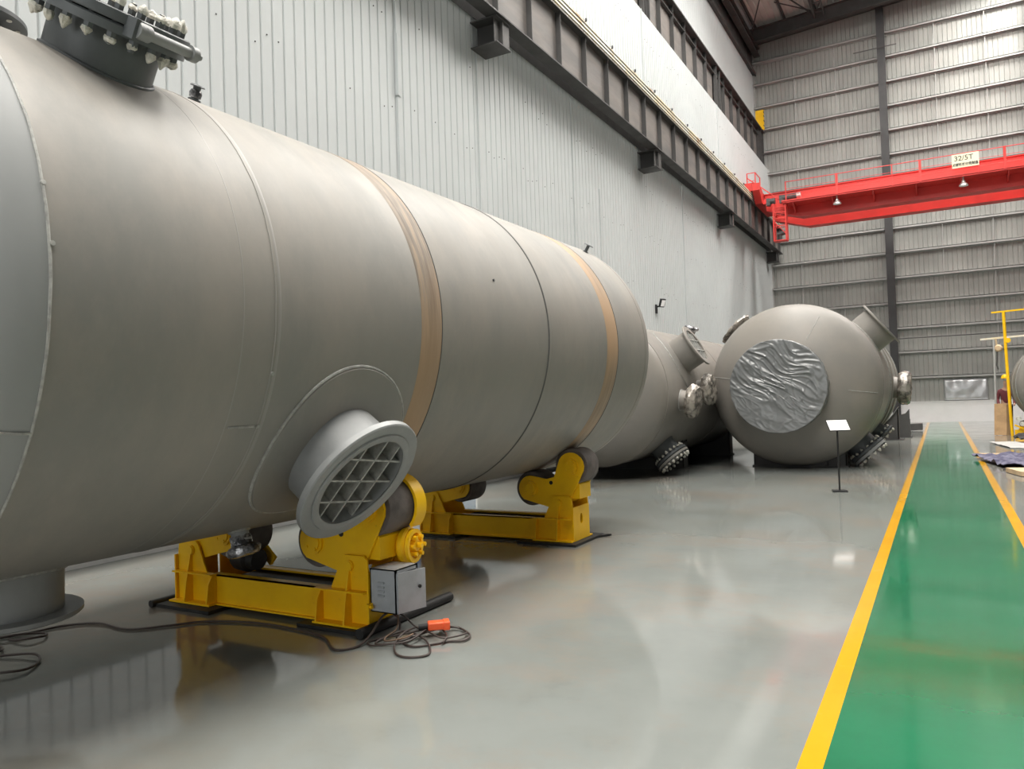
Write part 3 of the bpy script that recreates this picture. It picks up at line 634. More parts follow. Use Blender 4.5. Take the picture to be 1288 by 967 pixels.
# ------------------------------------------------------------ roller stands
def stand(label, yc):
    X, Y, Z = -4.645, yc, .032
    t = thing('roller_stand', label, 'roller stand', (X, Y, Z), 'yellow roller stands under the big tank')
    P = lambda x: X + x
    # main frame: two channels, front and back
    for nm, y0, s in (('front_channel', Y + .10, 1), ('back_channel', Y + .52, -1)):
        MB().box(P(-.65), P(.65), y0, y0 + s * .012, Z + .0, .27).box(P(-.65), P(.65), min(y0, y0 + s * .08), max(y0, y0 + s * .08), .258, .27).box(P(-.65), P(.65), min(y0 - s * .03, y0 + s * .08), max(y0 - s * .03, y0 + s * .08), Z, Z + .012).build(nm, 'yellow', t, smooth=False)
    for s in (-1, 1):
        b = MB()
        poly = [(s * .58, .03), (s * 1.03, .03), (s * 1.03, .43), (s * 1.02, .50), (s * .99, .53), (s * .81, .53), (s * .78, .50), (s * .67, .27), (s * .58, .27)]
        for y in (Y + .085, Y + .505): b.prism(poly, (X, y, 0), (1, 0, 0), (0, 0, 1), (0, .014, 0))
        b.box(P(s * .56) if s > 0 else P(s * 1.05), P(s * 1.05) if s > 0 else P(s * .56), Y, Y + .57, Z, Z + .014)       # base plate
        b.box(P(s * .56) if s > 0 else P(s * 1.03), P(s * 1.03) if s > 0 else P(s * .56), Y + .02, Y + .09, .272, .284)  # shelf
        for xx, tp, zt in ((.86, .028, .42), (.59, .028, .272)):                                                 # gusset fins
            b.prism([(Y + .0, Z + .014), (Y + .09, Z + .014), (Y + .09, zt), (Y + .065, zt), (Y + .02, .2)], (P(s * xx) - .007, 0, 0), (0, 1, 0), (0, 0, 1), (.014, 0, 0))
        b.build('bracket', 'yellow', t, smooth=False)
        # outer end plate with a slot hole
        if s > 0:
            e = MB(); pts = []; hx, hz = .275, .245; n = 32
            vs = []; fs = []
            sq = [(0.06, .046), (.49, .046), (.49, .41), (.06, .41)]
            for x_ in (P(1.035), P(1.05)):
                for i in range(n):
                    a = 2 * PI * i / n + PI / 4 + PI; c_, s_ = math.cos(a), math.sin(a); k_ = 1 / max(abs(c_), abs(s_))
                    vs.append((x_, Y + hx + c_ * k_ * .215, .228 + s_ * k_ * .182))
                for i in range(n):
                    a = 2 * PI * i / n + PI / 4 + PI; vs.append((x_, Y + hx + math.cos(a) * .035, hz + .02 + math.sin(a) * .06))
            for i in range(n):
                j = (i + 1) % n
                fs += [(2 * n + i, 2 * n + j, 3 * n + j, 3 * n + i), (i, n + i, n + j, j), (i, j, 2 * n + j, 2 * n + i), (n + i, 3 * n + i, 3 * n + j, n + j)]
            e.add(vs, fs).build('end_plate', 'yellow', t, smooth=False)
        else:
            MB().box(P(-1.05), P(-1.035), Y + .06, Y + .49, .046, .41).build('end_plate', 'yellow', t, smooth=False)
        pn = MB().cyl((P(s * .86), Y + .06, .455), (P(s * .86), Y + .55, .455), .034, 18).ring((P(s * .86), Y + .068, .455), (0, 1, 0), .04, .033, .018, 20)
        pn.build('pivot_pin', 'yellow', t)
        # rocker: two cheek plates
        o1, i1 = Vector((s * 1.01, .857)), Vector((s * .494, .600)); rk = MB()
        def arc(c, r, a0, a1, n=9): return [(c[0] + r * math.cos(R(a0 + (a1 - a0) * q / n)) * s, c[1] + r * math.sin(R(a0 + (a1 - a0) * q / n))) for q in range(n + 1)]
        poly = arc((s * .86, .43), .07, -130, -40, 4) + [(s * 1.0, .50)] + arc(o1, .160, -15, 150) + [(s * .80, .74), (s * .70, .715)] + arc(i1, .150, 75, 235)
        for y in (Y + .115, Y + .465): rk.prism(poly, (X, y, 0), (1, 0, 0), (0, 0, 1), (0, .018, 0))
        for c in (o1, i1):
            rk.cyl((P(c[0]), Y + .095, c[1]), (P(c[0]), Y + .116, c[1]), .088, 24).cyl((P(c[0]), Y + .082, c[1]), (P(c[0]), Y + .096, c[1]), .068, 24)
            for q in range(4): a = q * PI / 2 + .6; rk.cyl((P(c[0]) + .055 * math.cos(a), Y + .075, c[1] + .055 * math.sin(a)), (P(c[0]) + .055 * math.cos(a), Y + .083, c[1] + .055 * math.sin(a)), .010, 8)
        rk.prism([(s * .93, .44), (s * 1.0, .50), (s * 1.10, .50), (s * 1.10, .66), (s * 1.05, .70), (s * 1.0, .62)], (X, Y + .14, 0), (1, 0, 0), (0, 0, 1), (0, .3, 0))
        rko = rk.build('rocker', 'yellow', t)
        MB().cyl((P(s * .76), Y + .112, .675), (P(s * .76), Y + .116, .675), .022, 16).build('peep_hole', 'blackmetal', rko)
        for c in (o1, i1):
            dd = math.hypot(P(c[0]) - C1[0], c[1] - C1[1]); rt = dd - R1 - .004
            ty = MB().lathe((P(c[0]), Y + .139, c[1]), (0, 1, 0), [(0, 0), (0, rt * .78), (.004, rt * .8), (.0, rt * .84), (.0, rt * .96), (.012, rt), (.308, rt), (.32, rt * .96), (.32, rt * .8), (.316, 0)], 48).build('roller', 'tire', rko)
            MB().lathe((P(c[0]), Y + .134, c[1]), (0, 1, 0), [(0, 0), (0, rt * .7), (.012, rt * .74), (.012, 0)], 32).build('hub', 'blackmetal', ty)
    MB().cyl((P(-.5), Y + .3, .12), (P(.5), Y + .3, .12), .03, 10).build('screw_spindle', 'rubber', t, smooth=False)
    MB().box(P(-.52), P(.56), Y + .125, Y + .50, .205, .235).build('dark_infill', 'rubber', t, smooth=False)  # dark box filling the open space between the two channels
    return t
s1 = stand('yellow roller stand with grey control cabinet under the grilled nozzle', 4.17)
s2 = stand('yellow roller stand under the far half of the big tank', 7.64)
# hand wheel, motor on the near stand
X, Y = -4.645, 4.17
hw = MB().lathe((X + 1.06, Y + .42, .56), (1, .15, 0), [(0, 0), (0, .04), (.03, .05), (.03, .12), (.05, .135), (.08, .135), (.10, .12), (.10, .05), (.15, .045), (.15, .02), (.19, .02), (.19, 0)], 20)
hw.lathe((X + 1.18, Y + .42, .56), (1, .15, 0), [(0, .095), (0, .125), (.025, .125), (.025, .095)], 20, closed=True)
for i in range(6): a = i * PI / 3; hw.cyl((X + 1.13, Y + .43 + .07 * math.cos(a), .56 + .07 * math.sin(a)), (X + 1.23, Y + .445 + .07 * math.cos(a), .56 + .07 * math.sin(a)), .016, 8)
hw.bar((X + .98, Y + .40, .50), (X + 1.14, Y + .42, .56), .06, .05)
hw.build('coupling_wheel', 'yellow', s1)
gd = MB()
pts = [(1.01 + .235 * math.cos(R(a)), .857 + .235 * math.sin(R(a))) for a in range(-42, 96, 8)]
inn = [(1.01 + .212 * math.cos(R(a)), .857 + .212 * math.sin(R(a))) for a in range(94, -43, -8)]
gd.prism(pts + inn, (X, Y + .40, 0), (1, 0, 0), (0, 0, 1), (0, .12, 0))
gd.build('roller_guard', 'yellow', s1)
MB().prism([(.40, .60), (.32, .66), (-.02, .40), (.02, .34), (.10, .36)], (X - .48, Y + .44, 0), (-1, 0, 0), (0, 0, 1), (0, .03, 0)).bar((X - .62, Y + .45, .62), (X - .30, Y + .45, .33), .03, .09).build('motor_arm', 'yellow', s1, smooth=False)
MB().lathe((X - .52, Y + .28, .40), (1, 0, -.1), [(0, 0), (0, .10), (.03, .115), (.15, .115), (.17, .09), (.24, .085), (.24, 0)], 20).build('gear_motor', 'rubber', s1)
# rubber sheets under the stands
def roll(mb, x, y0, y1, r=.028): mb.cyl((x, y0, r), (x, y1, r), r, 12)
RL = {0: 'thin black rubber sheet under the left end of the near roller stand', 1: 'thin black rubber sheet with a rolled edge under the near roller stand, by the grey cabinet',
      2: 'thin black rubber sheet under the left end of the far roller stand', 3: 'thin black rubber sheet under the right end of the far roller stand'}
for i, (x0, x1, y0, y1) in enumerate(((-5.74, -5.10, 4.08, 4.82), (-4.2, -3.64, 4.13, 4.80), (-5.78, -5.1, 7.58, 8.3), (-4.25, -3.52, 7.57, 8.36))):
    mb = MB().box(x0, x1, y0, y1, .001, .0285)
    if i == 1: (roll(mb, x1 + .088, y0 - .06, y1 + .38, .038), mb.box(x1 - .01, x1 + .09, y0, y1, .001, .006))
    if i == 0: roll(mb, x0 - .025, y0 - .03, y1 + .02, .03)
    if i == 3: mb.prism([(x1, 8.2), (x1 + .1, 8.36), (x1 - .1, 8.36)], (0, 0, .004), (1, 0, 0), (0, 1, 0), (0, 0, .02))
    tag(mb.build('rubber_sheet', 'rubber'), RL[i].replace(', by the grey cabinet', '').replace('with a rolled edge under the near roller stand', 'with rolled edge beneath the grey cabinet'), 'rubber mat', 'rubber sheets under the roller stands')
# control cabinet hung on the near stand
cbx = thing('control_cabinet', 'small grey electrical control cabinet with its door ajar', 'cabinet', (-3.42, 4.36, .13))
x0, x1, y0, y1, z0, z1 = -3.585, -3.36, 4.24, 4.50, .15, .455
MB().box(x0, x1, y0, y0 + .008, z0, z1).box(x0, x1, y1 - .008, y1, z0, z1).box(x0, x0 + .008, y0, y1, z0, z1).box(x0, x1, y0, y1, z0, z0 + .008).box(x0, x1, y0, y1, z1 - .008, z1) \
    .box(x1 - .008, x1, y0, y0 + .02, z0, z1).box(x1 - .008, x1, y1 - .02, y1, z0, z1).box(x1 - .008, x1, y0, y1, z1 - .03, z1).build('body', 'cabinet', cbx, smooth=False)
a = R(14); dr = MB().obox((x1 + .006 + .125 * math.sin(a), y0 + .012 + .125 * math.cos(a), (z0 + z1) / 2 - .012), (.006, 0, 0), Vector((math.sin(a), math.cos(a), 0)) * .125, (0, 0, .140)).build('door', 'cabinet', cbx, smooth=False)
MB().cyl((x1 + .05, y0 + .20, .31), (x1 + .07, y0 + .195, .31), .012, 12).build('lock', 'blackmetal', dr)
mb = MB()
for i in range(4): mb.obox((x0 + .10, y0 - .004, .27 + i * .03), (.028, 0, 0), (0, .006, 0), (0, .004, .006))
mb.build('vent_slots', 'cabinet', cbx, smooth=False)
MB().box(x0 - .006, x0 + .02, y0 - .05, y0 + .0, .17, .21).cyl((x0 + .002, y0 - .03, .19), (x0 + .04, y0 - .03, .19), .012, 8).build('mounting_lug', 'yellow', cbx)

# cables on the floor
def cable(pts, r, name, label, group=None, k_=6, mt='cord', cat='cable'):
    o = MB().tube(smooth_pts(pts, k_), r, 8).build(name, mt); return tag(o, label, cat, group)
zc = .010
cable([(-6.6, 2.6, zc), (-6.1, 2.95, zc), (-6.03, 3.04, zc), (-5.95, 3.2, zc), (-5.9, 3.4, zc), (-5.7, 3.56, zc), (-5.33, 3.55, zc), (-5.11, 3.75, zc), (-4.96, 3.92, zc), (-4.72, 4.02, zc), (-4.4, 4.07, zc), (-4.0, 4.04, zc), (-3.78, 3.98, zc), (-3.55, 3.82, zc), (-3.45, 3.92, zc), (-3.44, 4.05, .05), (-3.46, 4.2, .13), (-3.46, 4.3, .148)], .0085, 'power_cable', 'long dark cable running along the floor from the left edge to the grey cabinet')
lp = [(-6.2, 2.80), (-6.03, 2.93), (-5.93, 3.1), (-5.85, 3.23), (-5.74, 3.18), (-5.76, 3.07), (-5.9, 3.03), (-6.1, 3.12), (-6.3, 3.1), (-6.4, 2.95), (-6.2, 2.85), (-6.02, 2.93), (-5.85, 2.92), (-5.68, 2.86), (-5.66, 2.78), (-5.85, 2.66), (-6.0, 2.6), (-5.9, 2.55), (-5.7, 2.68), (-5.5, 2.83), (-5.33, 2.89), (-5.2, 2.84), (-5.10, 2.70), (-5.16, 2.58), (-5.35, 2.45), (-5.6, 2.4)]
cable([(x, y, zc + .008 * (i % 3)) for i, (x, y) in enumerate(lp)], .0085, 'coiled_cable', 'dark cable looped on the floor at the left edge of the photo')
tg = [(-3.46, 4.30, .15), (-3.42, 4.34, .09), (-3.38, 4.30, .02), (-3.33, 4.2, .01), (-3.22, 4.12, .01), (-3.1, 4.08, .01), (-3.01, 4.17, .01), (-2.94, 4.27, .01), (-2.86, 4.31, .012), (-2.86, 4.40, .02), (-2.95, 4.48, .02), (-3.06, 4.53, .02), (-3.12, 4.42, .035), (-3.19, 4.22, .03), (-3.24, 4.08, .02), (-3.33, 4.02, .01), (-3.39, 4.05, .01), (-3.38, 4.16, .02), (-3.31, 4.27, .035), (-3.1, 4.21, .02), (-2.95, 4.06, .01), (-2.92, 3.96, .01), (-3.02, 3.89, .01), (-3.13, 3.93, .01), (-3.23, 4.06, .03), (-3.28, 4.23, .045), (-3.32, 4.42, .02), (-3.28, 4.5, .01), (-3.18, 4.5, .012), (-3.08, 4.4, .03), (-2.98, 4.3, .03), (-2.95, 4.2, .02)]
cable(tg, .0075, 'extension_cord', 'tangled dark extension cord on the floor beside the grey cabinet', 'cords tangled by the cabinet')
tg2 = [(-3.45, 4.32, .15), (-3.40, 4.38, .10), (-3.32, 4.40, .03), (-3.2, 4.34, .035), (-3.1, 4.28, .045), (-2.98, 4.26, .03), (-2.90, 4.40, .03), (-2.99, 4.52, .012), (-3.10, 4.48, .035), (-3.2, 4.3, .045), (-3.3, 4.2, .03), (-3.42, 4.12, .012), (-3.44, 4.03, .01), (-3.36, 3.98, .012), (-3.25, 4.0, .03), (-3.15, 4.1, .035), (-3.16, 4.3, .05), (-3.165, 4.34, .03)]
cable(tg2, .0065, 'extension_cord', 'second dark cord in the tangle, ending at the orange plug', 'cords tangled by the cabinet')
cable([(-3.45, 4.31, .15), (-3.41, 4.32, .12), (-3.37, 4.25, .05), (-3.36, 4.12, .03), (-3.30, 4.05, .03), (-3.2, 4.12, .045), (-3.19, 4.2, .05)], .006, 'extension_cord', 'pinkish brown lead dropping from the cabinet into the cord tangle', 'cords tangled by the cabinet', mt='rustwood')
pg = thing('cord_plug', 'bright orange plug connector lying on the tangled cords', 'plug', (-3.1, 4.37, .02))
MB().obox((-3.105, 4.375, .072), (.055, .045, 0), (-.026, .032, 0), (0, 0, .026)).obox((-3.06, 4.41, .072), (.018, .015, 0), (-.030, .037, 0), (0, 0, .030)).build('plug_body', 'orange', pg, bevel=.008)
MB().cyl((-3.21, 4.29, .066), (-3.155, 4.335, .07), .02, 12).build('socket_end', 'rubber', pg)

# ------------------------------------------------------------ second tank: wrapped manway head
C2 = (-2.73, 1.775); R2 = 1.725
t2 = thing('pressure_tank', 'grey brown tank seen end on with a manway covered in crinkled grey plastic', 'tank', (-2.75, 20, .05))
tank_shell(t2, C2, R2, 17.25, 23.6, 'tank_brown', n=128, hd=.56)
for y in (17.3, 19.6, 19.9, 21.6, 23.5): seam(t2, C2, R2, y, .012 if y > 18 else .006, 'weld' if y > 18 else 'tank_brown', n=128)
for y in (20.3, 22.0): MB().lathe((C2[0], 0, C2[1]), (0, 1, 0), [(y, R2 - .01), (y, R2 + .035), (y + .12, R2 + .035), (y + .12, R2 - .01)], 128).build('stiffening_ring', 'tank_brown', t2)
def hweld(th, q0, q1):
    MB().tube([(C2[0] + R2 * math.cos(q) * math.cos(R(th)) * 1.001, 17.25 - .56 * R2 * math.sin(q) * 1.001, C2[1] + R2 * math.cos(q) * math.sin(R(th)) * 1.001) for q in [q0 + (q1 - q0) * i / 12 for i in range(13)]], .006, 6).build('weld_seam', 'weld', t2)
hweld(172, .25, .95); hweld(-8, .3, .85); hweld(66, .5, .95)
mw = MB().lathe((C2[0] - .15, 0, C2[1] - .03), (0, 1, 0), [(16.6, .92), (16.13, .92), (16.13, 0)], 64).build('manway', 'tank_brown', t2)
# crinkled plastic sheet tied over it
mb = MB(); vs = []; fs = []; nr, na = 90, 260; cx_, cz_ = C2[0] - .15, C2[1] - .03
def wr(x, z):
    w_ = noise.noise(Vector((x * 1.6, 7, z * 1.6))) * .22
    px_, pz_ = x * .85 - z * .53, x * .53 + z * .85 + w_
    a_ = abs(noise.noise(Vector((px_ * 1.0, 3, pz_ * 4.8)))); b_ = abs(noise.noise(Vector((px_ * 1.9 + 9, 1, pz_ * 10)))); c_ = abs(noise.noise(Vector((px_ * 4, 5, pz_ * 5))))
    lower = max(0, min(1, (z + x * .2 + .75) * 1.2))
    return (max(0, 1 - a_ * 7) * .026 + max(0, 1 - b_ * 6) * .014) * (.35 + .65 * lower) + max(0, 1 - c_ * 6) * .010
for j in range(nr + 1):
    r_ = .945 * j / nr
    for i in range(na):
        a_ = 2 * PI * i / na; x_, z_ = r_ * math.cos(a_), r_ * math.sin(a_); e_ = min(1, (.96 - r_) / .1)
        vs.append((cx_ + x_, 16.10 - wr(x_, z_) * (.3 + .7 * e_), cz_ + z_))
for jj, (yy, rr_) in enumerate(((16.13, .955), (16.2, .95), (16.29, .945), (16.36, .955))):
    for i in range(na):
        a_ = 2 * PI * i / na; q = rr_ + noise.noise(Vector((math.cos(a_) * 8, jj * .7, math.sin(a_) * 8))) * .018
        vs.append((cx_ + q * math.cos(a_), yy + noise.noise(Vector((math.cos(a_) * 5, 2 + jj, math.sin(a_) * 5))) * .03, cz_ + q * math.sin(a_)))
for j in range(nr + 4):
    for i in range(na): l = (i + 1) % na; fs.append((j * na + i, j * na + l, (j + 1) * na + l, (j + 1) * na + i))
mb.add(vs, fs); cvr = mb.build('plastic_cover', 'tarp', mw); cvr['label'] = 'crinkled grey plastic sheet over the manway'
cvr.data.set_sharp_from_angle(angle=R(80))
# large open nozzle, upper right
nz, o_, u_, v_ = nozzle(t2, C2, R2, 38, 18.65, .44, 2.11, .55, .04, 'tank_brown'); disc(o_, u_, v_, 1.95, .42).build('dark_bore_disc', 'bore_shade', nz)
nz, o_, u_, v_ = nozzle(t2, C2, R2, -4, 20.6, .26, 1.95, .3, .05, 'tank_brown')
wrap_blob(nz, o_, u_, 1.84, 2.10, .33, .40, 'foil_warm', amp=.04, prof=[(1.830, 0.270), (1.860, 0.360), (1.920, 0.400), (2.050, 0.400), (2.110, 0.350), (2.130, 0.200), (2.130, 0.000)])
nz, o_, u_, v_ = nozzle(t2, C2, R2, 136, 18.3, .26, 1.95, .32, .05, 'tank_brown')
wrap_blob(nz, o_, u_, 1.83, 2.02, .30, .40, 'foil_warm', amp=.05)
nz, o_, u_, v_ = nozzle(t2, C2, R2, -48, 18.0, .30, 1.98, .40, .05, 'nozzle_dark', name='manhole')
MB().lathe(o_, u_, [(1.995, 0), (1.995, .40), (2.05, .40), (2.05, 0)], 48, e1=v_).build('manhole_cover', 'nozzle', nz)
bolts(nz, o_, u_, v_, 1.93, 2.05, .35, 16, .026, ph=.3)
nz, o_, u_, v_ = nozzle(t2, C2, R2, -38, 19.9, .16, 1.98, .26, .04, 'nozzle_dark')
bolts(nz, o_, u_, v_, 1.94, 1.98, .21, 10, .022)
def saddle(par, C, RR, y, w, hw, material='steel', name='saddle'):
    mb = MB()
    for yy in (y, y + w - .02):
        pts = [(-hw, .03), (hw, .03), (hw, .35)]
        a1 = math.degrees(math.atan2(.40 - C[1], hw))
        zt = C[1] - math.sqrt(max(0, (RR + .0) ** 2 - min(hw, RR * .98) ** 2))
        pts = [(-hw, .03), (hw, .03)] + [(hw * (1 - 2 * q / 16), max(.035, C[1] - math.sqrt(max(0, (RR + .006) ** 2 - (hw * (1 - 2 * q / 16)) ** 2)))) for q in range(17)]
        mb.prism(pts, (C[0], yy, 0), (1, 0, 0), (0, 0, 1), (0, .02, 0))
    mb.box(C[0] - hw - .03, C[0] + hw + .03, y - .03, y + w + .03, 0.002, .03)
    for x in (-hw, -hw * .6, hw * .6, hw - .02):
        zt = C[1] - math.sqrt(max(0, (RR + .01) ** 2 - x * x)); mb.box(C[0] + x, C[0] + x + .02, y, y + w, .03, max(.04, zt - .02))
    return mb.build(name, material, par, smooth=False)
saddle(t2, C2, R2, 17.45, .3, .95); saddle(t2, C2, R2, 22.4, .3, .95)

# third tank behind the big one
C3 = (-5.965, 1.708); R3 = 1.45
t3 = thing('pressure_tank', 'grey tank against the left wall between the big tank and the wrapped one', 'tank', (-5.93, 18, .2))
tank_shell(t3, C3, R3, 14.1, 23.0, 'tank_brown', n=128, hd=.5)
for y in (14.1, 18.4, 21.0): seam(t3, C3, R3, y, .008, 'tank_brown', n=128)
pad(t3, C3, R3, 31, 15.7, .36, .75, material='tank_brown')
nz, o_, u_, v_ = nozzle(t3, C3, R3, 31, 15.7, .38, 1.86, .47, .035, 'tank_brown'); grating(nz, o_, u_, v_, 1.85, .36, 3, 2, .1); disc(o_, u_, v_, 1.66, .355).build('dark_bore_disc', 'bore_shade', nz)
for y, th, dz in ((14.98, -7, 0), (16.15, 1, 0)):
    nz, o_, u_, v_ = nozzle(t3, C3, R3, th, y, .2, 1.68, .27, .05, 'tank_brown'); wrap_blob(nz, o_, u_, 1.60, 1.80, .25, .32, 'foil_warm', amp=.05, prof=[(1.570, 0.220), (1.600, 0.300), (1.660, 0.330), (1.730, 0.330), (1.790, 0.290), (1.810, 0.160), (1.810, 0.000)])
nz, o_, u_, v_ = nozzle(t3, C3, R3, -50, 15.2, .27, 1.76, .37, .05, 'nozzle_dark', name='manhole')
MB().lathe(o_, u_, [(1.775, 0), (1.775, .37), (1.82, .37), (1.82, 0)], 48, e1=v_).build('manhole_cover', 'tank', nz)
bolts(nz, o_, u_, v_, 1.71, 1.82, .325, 20, .024, ph=.3)
nz, o_, u_, v_ = nozzle(t3, C3, R3, 70, 18.9, .09, 1.62, .12, .03, 'tank_brown'); wrap_blob(nz, o_, u_, 1.56, 1.74, .12, .17, 'foil', amp=.03)
saddle(t3, C3, R3, 16.4, .35, 1.0); saddle(t3, C3, R3, 20.6, .35, 1.0)

# empty saddle cradle with offcuts, beyond the wrapped tank
cd = thing('saddle_cradle', 'empty dark steel saddle cradle on the floor behind the wrapped tank', 'cradle', (-2.2, 27.2, 0))
mb = MB(); hw = 1.55; Cc = (-2.75, 1.9); RR = 1.78
for yy in (27.0, 27.6):
    pts = [(-hw, .03), (hw, .03)] + [(hw * (1 - 2 * q / 24), Cc[1] - math.sqrt(RR ** 2 - (hw * (1 - 2 * q / 24)) ** 2)) for q in range(25)]
    mb.prism(pts, (Cc[0], yy, 0), (1, 0, 0), (0, 0, 1), (0, .02, 0))
mb.box(Cc[0] - hw - .05, Cc[0] + hw + .12, 26.95, 27.67, .0, .03)
mb.box(Cc[0] + hw - .03, Cc[0] + hw, 27.0, 27.62, .03, .98).box(Cc[0] + .8, Cc[0] + .83, 27.0, 27.62, .03, .28)
mb.build('ribs', 'steel', cd, smooth=False)
mb = MB(); vs = []; fs = []
for q in range(25):
    x_ = hw * (2 * q / 24 - 1); z_ = Cc[1] - math.sqrt(RR ** 2 - x_ ** 2)
    vs += [(Cc[0] + x_, 26.93, z_), (Cc[0] + x_, 27.7, z_), (Cc[0] + x_, 27.7, z_ + .025), (Cc[0] + x_, 26.93, z_ + .025)]
for q in range(24):
    for e in range(4): fs.append((q * 4 + e, q * 4 + (e + 1) % 4, q * 4 + 4 + (e + 1) % 4, q * 4 + 4 + e))
mb.add(vs, fs).build('wear_plate', 'nozzle', cd, smooth=False)
tag(MB().obox((-1.72, 27.3, .78), (.36, .02, .16), (0, .12, 0), (-.01, 0, .02)).build('plank', 'rustwood', smooth=False), 'brown weathered plank resting across the empty saddle cradle', 'plank')
tag(MB().obox((-2.0, 27.25, .56), (.22, .0, .08), (0, .16, 0), (-.01, 0, .008)).build('sheet_offcut', 'debris', smooth=False), 'pale metal offcut lying in the empty saddle cradle', 'metal sheet')
t = thing('saddle_plate', 'upright dark steel plate standing behind the saddle cradle by the walkway', 'steel plate', (-1.0, 28.5, 0))
MB().prism([(0, 0), (.42, 0), (.42, .95), (.3, .80), (0, .7)], (-1.35, 28.5, .002), (1, 0, 0), (0, 0, 1), (0, .04, 0)).build('plate', 'steel', t, smooth=False)
MB().box(-1.4, -.88, 28.4, 29.0, .002, .03).box(-.95, -.93, 28.54, 29.0, .03, .6).build('foot', 'steel', t, smooth=False)
tag(MB().obox((-1.2, 33.0, .14), (.55, 0, .02), (0, .3, 0), (0, 0, .12)).build('steel_block', 'steel', smooth=False), 'low dark steel block lying near the end wall left of the walkway', 'steel block')

# ------------------------------------------------------------ sign stand
ss = thing('sign_stand', 'slim black floor stand holding a white information card', 'sign stand', (-1.47, 13.22, 0))
MB().obox((-1.47, 13.22, .012), (.11, .02, 0), (-.02, .10, 0), (0, 0, .010)).build('base', 'blackmetal', ss, smooth=False)
MB().cyl((-1.47, 13.22, .02), (-1.47, 13.22, .99), .014, 12).build('pole', 'blackmetal', ss)
hd = MB().obox((-1.455, 13.21, 1.055), (.143, .0825, 0), (-.036, .062, .080), (.0025, -.0043, .005)).build('holder', 'blackmetal', ss, smooth=False)
MB().obox((-1.4515, 13.204, 1.062), (.138, .0797, 0), (-.0345, .0595, .0765), (.0005, -.0009, .001)).build('card', 'white_sheet', hd, smooth=False)

# ------------------------------------------------------------ things on the right
C4 = (3.29, 1.62); R4 = 1.32
t4 = thing('pressure_tank', 'dark grey tank cut off by the right edge of the photo', 'tank', (3.15, 28, .1))
tank_shell(t4, C4, R4, 27.3, 29.5, 'tank_brown', n=96, hd=.4)
seam(t4, C4, R4, 27.32, .012, 'weld', n=96); seam(t4, C4, R4, 28.6, .012, 'weld', n=96)
ts = thing('tank_cradle', 'yellow roller frame under the tank at the right edge', 'roller stand', (2.6, 28, 0))
MB().box(1.95, 4.3, 27.5, 27.6, .05, .24).box(1.95, 4.3, 28.1, 28.2, .05, .24).box(1.95, 2.2, 27.45, 28.25, .0, .05).build('frame', 'yellow', ts, smooth=False)
MB().prism([(1.98, .24), (2.5, .24), (2.42, .5), (2.25, .55), (2.1, .45)], (0, 27.5, 0), (1, 0, 0), (0, 0, 1), (0, .05, 0)).bar((1.9, 27.44, .42), (2.5, 27.44, .1), .05, .05).build('bracket', 'yellow', ts, smooth=False)
MB().cyl((2.17, 27.6, .42), (2.17, 27.9, .42), .12, 20).build('roller', 'tire', ts)
MB().cyl((2.02, 27.4, .60), (2.02, 27.55, .60), .07, 14).cyl((2.1, 27.4, .45), (2.1, 27.5, .45), .07, 14).build('gear', 'white_tape', ts)
yp = thing('welding_gantry', 'tall yellow post with a yellow crossbar at the right edge', 'gantry', (1.86, 29, 0))
MB().tube([(1.94, 29.0, 0), (1.92, 29.0, .5), (1.88, 29.0, 2.2), (1.85, 29.0, 3.98)], .045, 10).build('post', 'yellow', yp)
MB().bar((1.52, 29, 3.97), (3.2, 29, 4.04), .05, .05).build('crossbar', 'yellow', yp, smooth=False)
MB().lathe((1.93, 29, 3.05), (0, 1, 0), [(-.06, 0), (-.06, .08), (.06, .08), (.06, 0)], 12).build('pulley', 'yellow', yp)
gp = thing('hoist_stand', 'thin grey pole with a horizontal arm carrying a small chain hoist', 'hoist', (1.6, 30, 0))
MB().tube([(1.57, 30.0, 0), (1.57, 30, .3), (1.61, 30, 3.16)], .03, 8).build('pole', 'girt', gp)
MB().bar((1.22, 30, 3.18), (2.7, 30, 3.24), .04, .06).build('arm', 'bar', gp, smooth=False)
MB().lathe((1.73, 30, 2.86), (.2, .97, 0), [(-.07, 0), (-.07, .08), (-.03, .12), (.03, .12), (.07, .08), (.07, 0)], 16).bar((1.69, 30, 2.92), (1.66, 30, 3.18), .05, .05).build('chain_hoist', 'wood', gp)
MB().tube([(1.69, 30, 2.8), (1.68, 30, 2.5), (1.66, 30, 2.3), (1.70, 30, 2.15)], .022, 6).build('chain', 'steel', gp)
# cardboard leaning on the poles
tag(MB().obox((1.66, 29.45, .69), (.17, 0, .0), (0, .012, 0), (.02, .05, .51)).obox((1.86, 29.5, .66), (.06, .05, 0), (-.01, .012, 0), (.01, .05, .50)).build('cardboard_sheet', 'card', smooth=False), 'brown cardboard sheet leaning upright against the thin grey pole', 'cardboard').location.z = -.17
